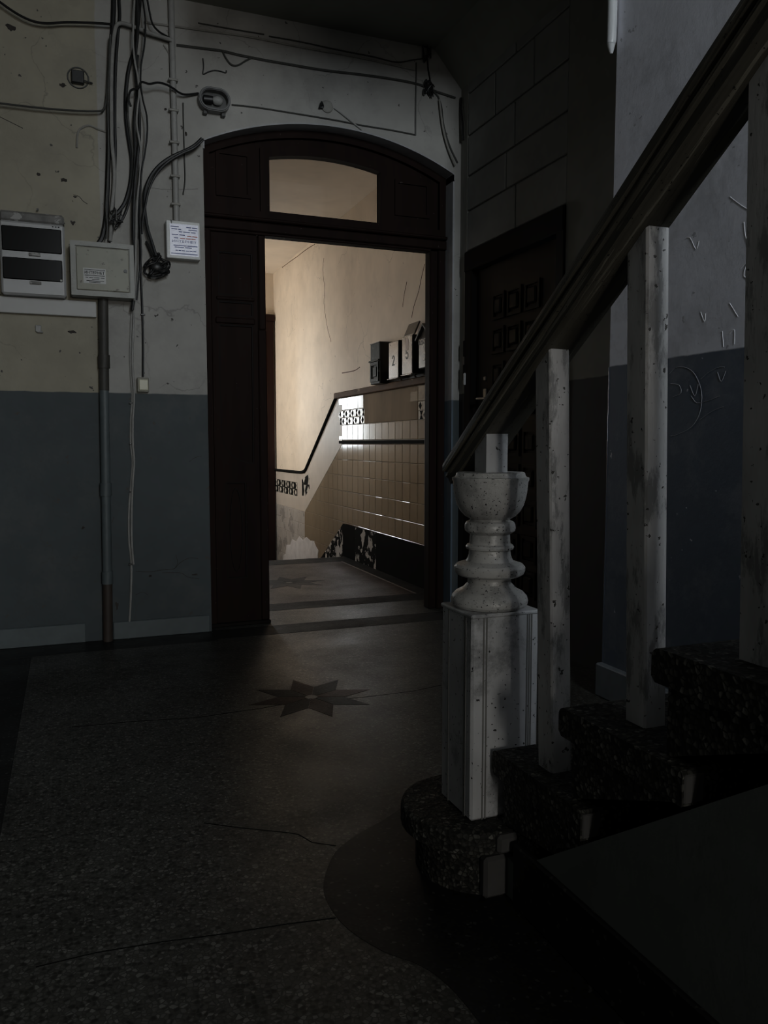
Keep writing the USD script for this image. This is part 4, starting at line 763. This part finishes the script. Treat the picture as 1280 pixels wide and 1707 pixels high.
# ================================================================== MAILBOXES
MX = 2.385
def mailbox(name, label, y0, y1, z0, z1, front, number=None, num_mat='number_white', nb_bold=True, lid=None, gable=False, x=MX):
    t = T(name, label, 'mailbox', (CXW, (y0 + y1) / 2, z0), 'mailboxes')
    t.part('body', bx(x + .004, CXW - .001, y0, y1, z0, z1, .003), M('mail_black'))
    fr = t.part('front', bx(x, x + .006, y0 + .006, y1 - .004, z0 + .004, z1 - .004, .002), M(front))
    if number:
        t.part('number', text_on(number, .075, (x - .0002, (y0 + y1) / 2, z0 + (.10 if number != '5' else .115)), 'x', bold=nb_bold), M(num_mat), label=f'number {number}')
    return t, fr
g1, fr = mailbox('mailbox', 'oldest dark green mailbox with a chipped lower door, leftmost of the four', 6.205, 6.425, 1.595, 1.932, 'mail_green')
g1.part('lower_door', join(prism(sbox(6.22, 1.615, 6.41, 1.775).difference(sbox(6.245, 1.64, 6.385, 1.75)), 'x', MX - .010, MX), bx(MX - .006, MX, 6.275, 6.355, 1.655, 1.735, .002)), M('mail_green'))
g1.part('hood', bx(MX - .016, MX + .01, 6.205, 6.43, 1.778, 1.792, .003), M('mail_green'))
g1.part('top_edge', bx(MX - .004, CXW, 6.205, 6.425, 1.928, 1.936, .002), M('mail_tin'))
g2, fr = mailbox('mailbox', 'bright steel mailbox marked 2, between the green one and number 5', 5.805, 6.010, 1.612, 1.898, 'mail_steel', '2', 'number_black')
g2.part('bottom_lip', bx(MX - .010, MX + .006, 5.80, 6.02, 1.606, 1.614, .002), M('mail_steel'))
g5, fr = mailbox('mailbox', 'bright steel mailbox marked 5 with its lid standing open', 5.535, 5.735, 1.622, 1.908, 'mail_steel', '5', 'number_black')
g5.part('oval_mark', prism(affinity.scale(Point(5.635, 1.845).buffer(1, 12), .030, .048), 'x', MX - .0012, MX), M('oval_pink'))
g5.part('bottom_lip', bx(MX - .010, MX + .006, 5.53, 5.74, 1.614, 1.622, .002), M('mail_steel'))
lidm = bx(-.006, .006, 5.535, 5.735, 0, .105, .003); lidm.apply_transform(trimesh.transformations.rotation_matrix(math.radians(24), [0, 1, 0])); lidm.apply_translation([MX + .02, 0, 1.912])
g5.part('lid', lidm, M('mail_lid'), label='open dark lid')
g5.part('lid_lip', bx(MX + .008, MX + .024, 5.54, 5.73, 1.906, 1.914, .003), M('mail_steel'))
g1b, fr = mailbox('mailbox', 'dull tin mailbox marked 1 with a small gabled roof, rightmost of the four', 5.215, 5.42, 1.643, 1.858, 'mail_tin', '1', 'number_white')
g1b.part('gable', prism(Polygon([(5.215, 1.858), (5.42, 1.858), (5.3175, 1.945)]), 'x', MX + .004, CXW - .001), M('mail_black'))
for s in (-1, 1):
    yb_ = 5.3175 + s * .125
    g1b.part('roof_slope', prism(Polygon([(yb_, 1.842), (5.3175, 1.942), (5.3175, 1.956), (yb_ + s * .006, 1.854)]), 'x', MX - .018, CXW - .002), M('lamp_rim_metal'))
pl = g1b.part('name_plate', bx(MX - .004, MX + .004, 5.225, 5.412, 1.812, 1.856, .001), M('mail_lid'))
g1b.part('lettering', text_on('ПОЧТА', .030, (MX - .0042, 5.318, 1.818), 'x', bold=True, width=.165), M('number_white'), under=pl)
g1b.part('keyhole', bx(MX - .003, MX + .002, 5.30, 5.335, 1.695, 1.712, .002), M('number_white'))
for k, (y, z) in enumerate(((6.36, 1.60), (5.90, 1.60), (5.62, 1.60))):
    single('mailbox_hook', tube([(CXW - .028, y, 1.60 + .030), (CXW - .050, y, 1.60 + .022), (CXW - .055, y, 1.60 + .008), (CXW - .045, y, 1.60 + .003)], .005, 6), M('ledge_wood'), ['small rusty hook under the green mailbox', 'small rusty hook under the steel mailbox marked 2', 'small rusty hook under the steel mailbox whose lid stands open'][k], 'hook', 40)
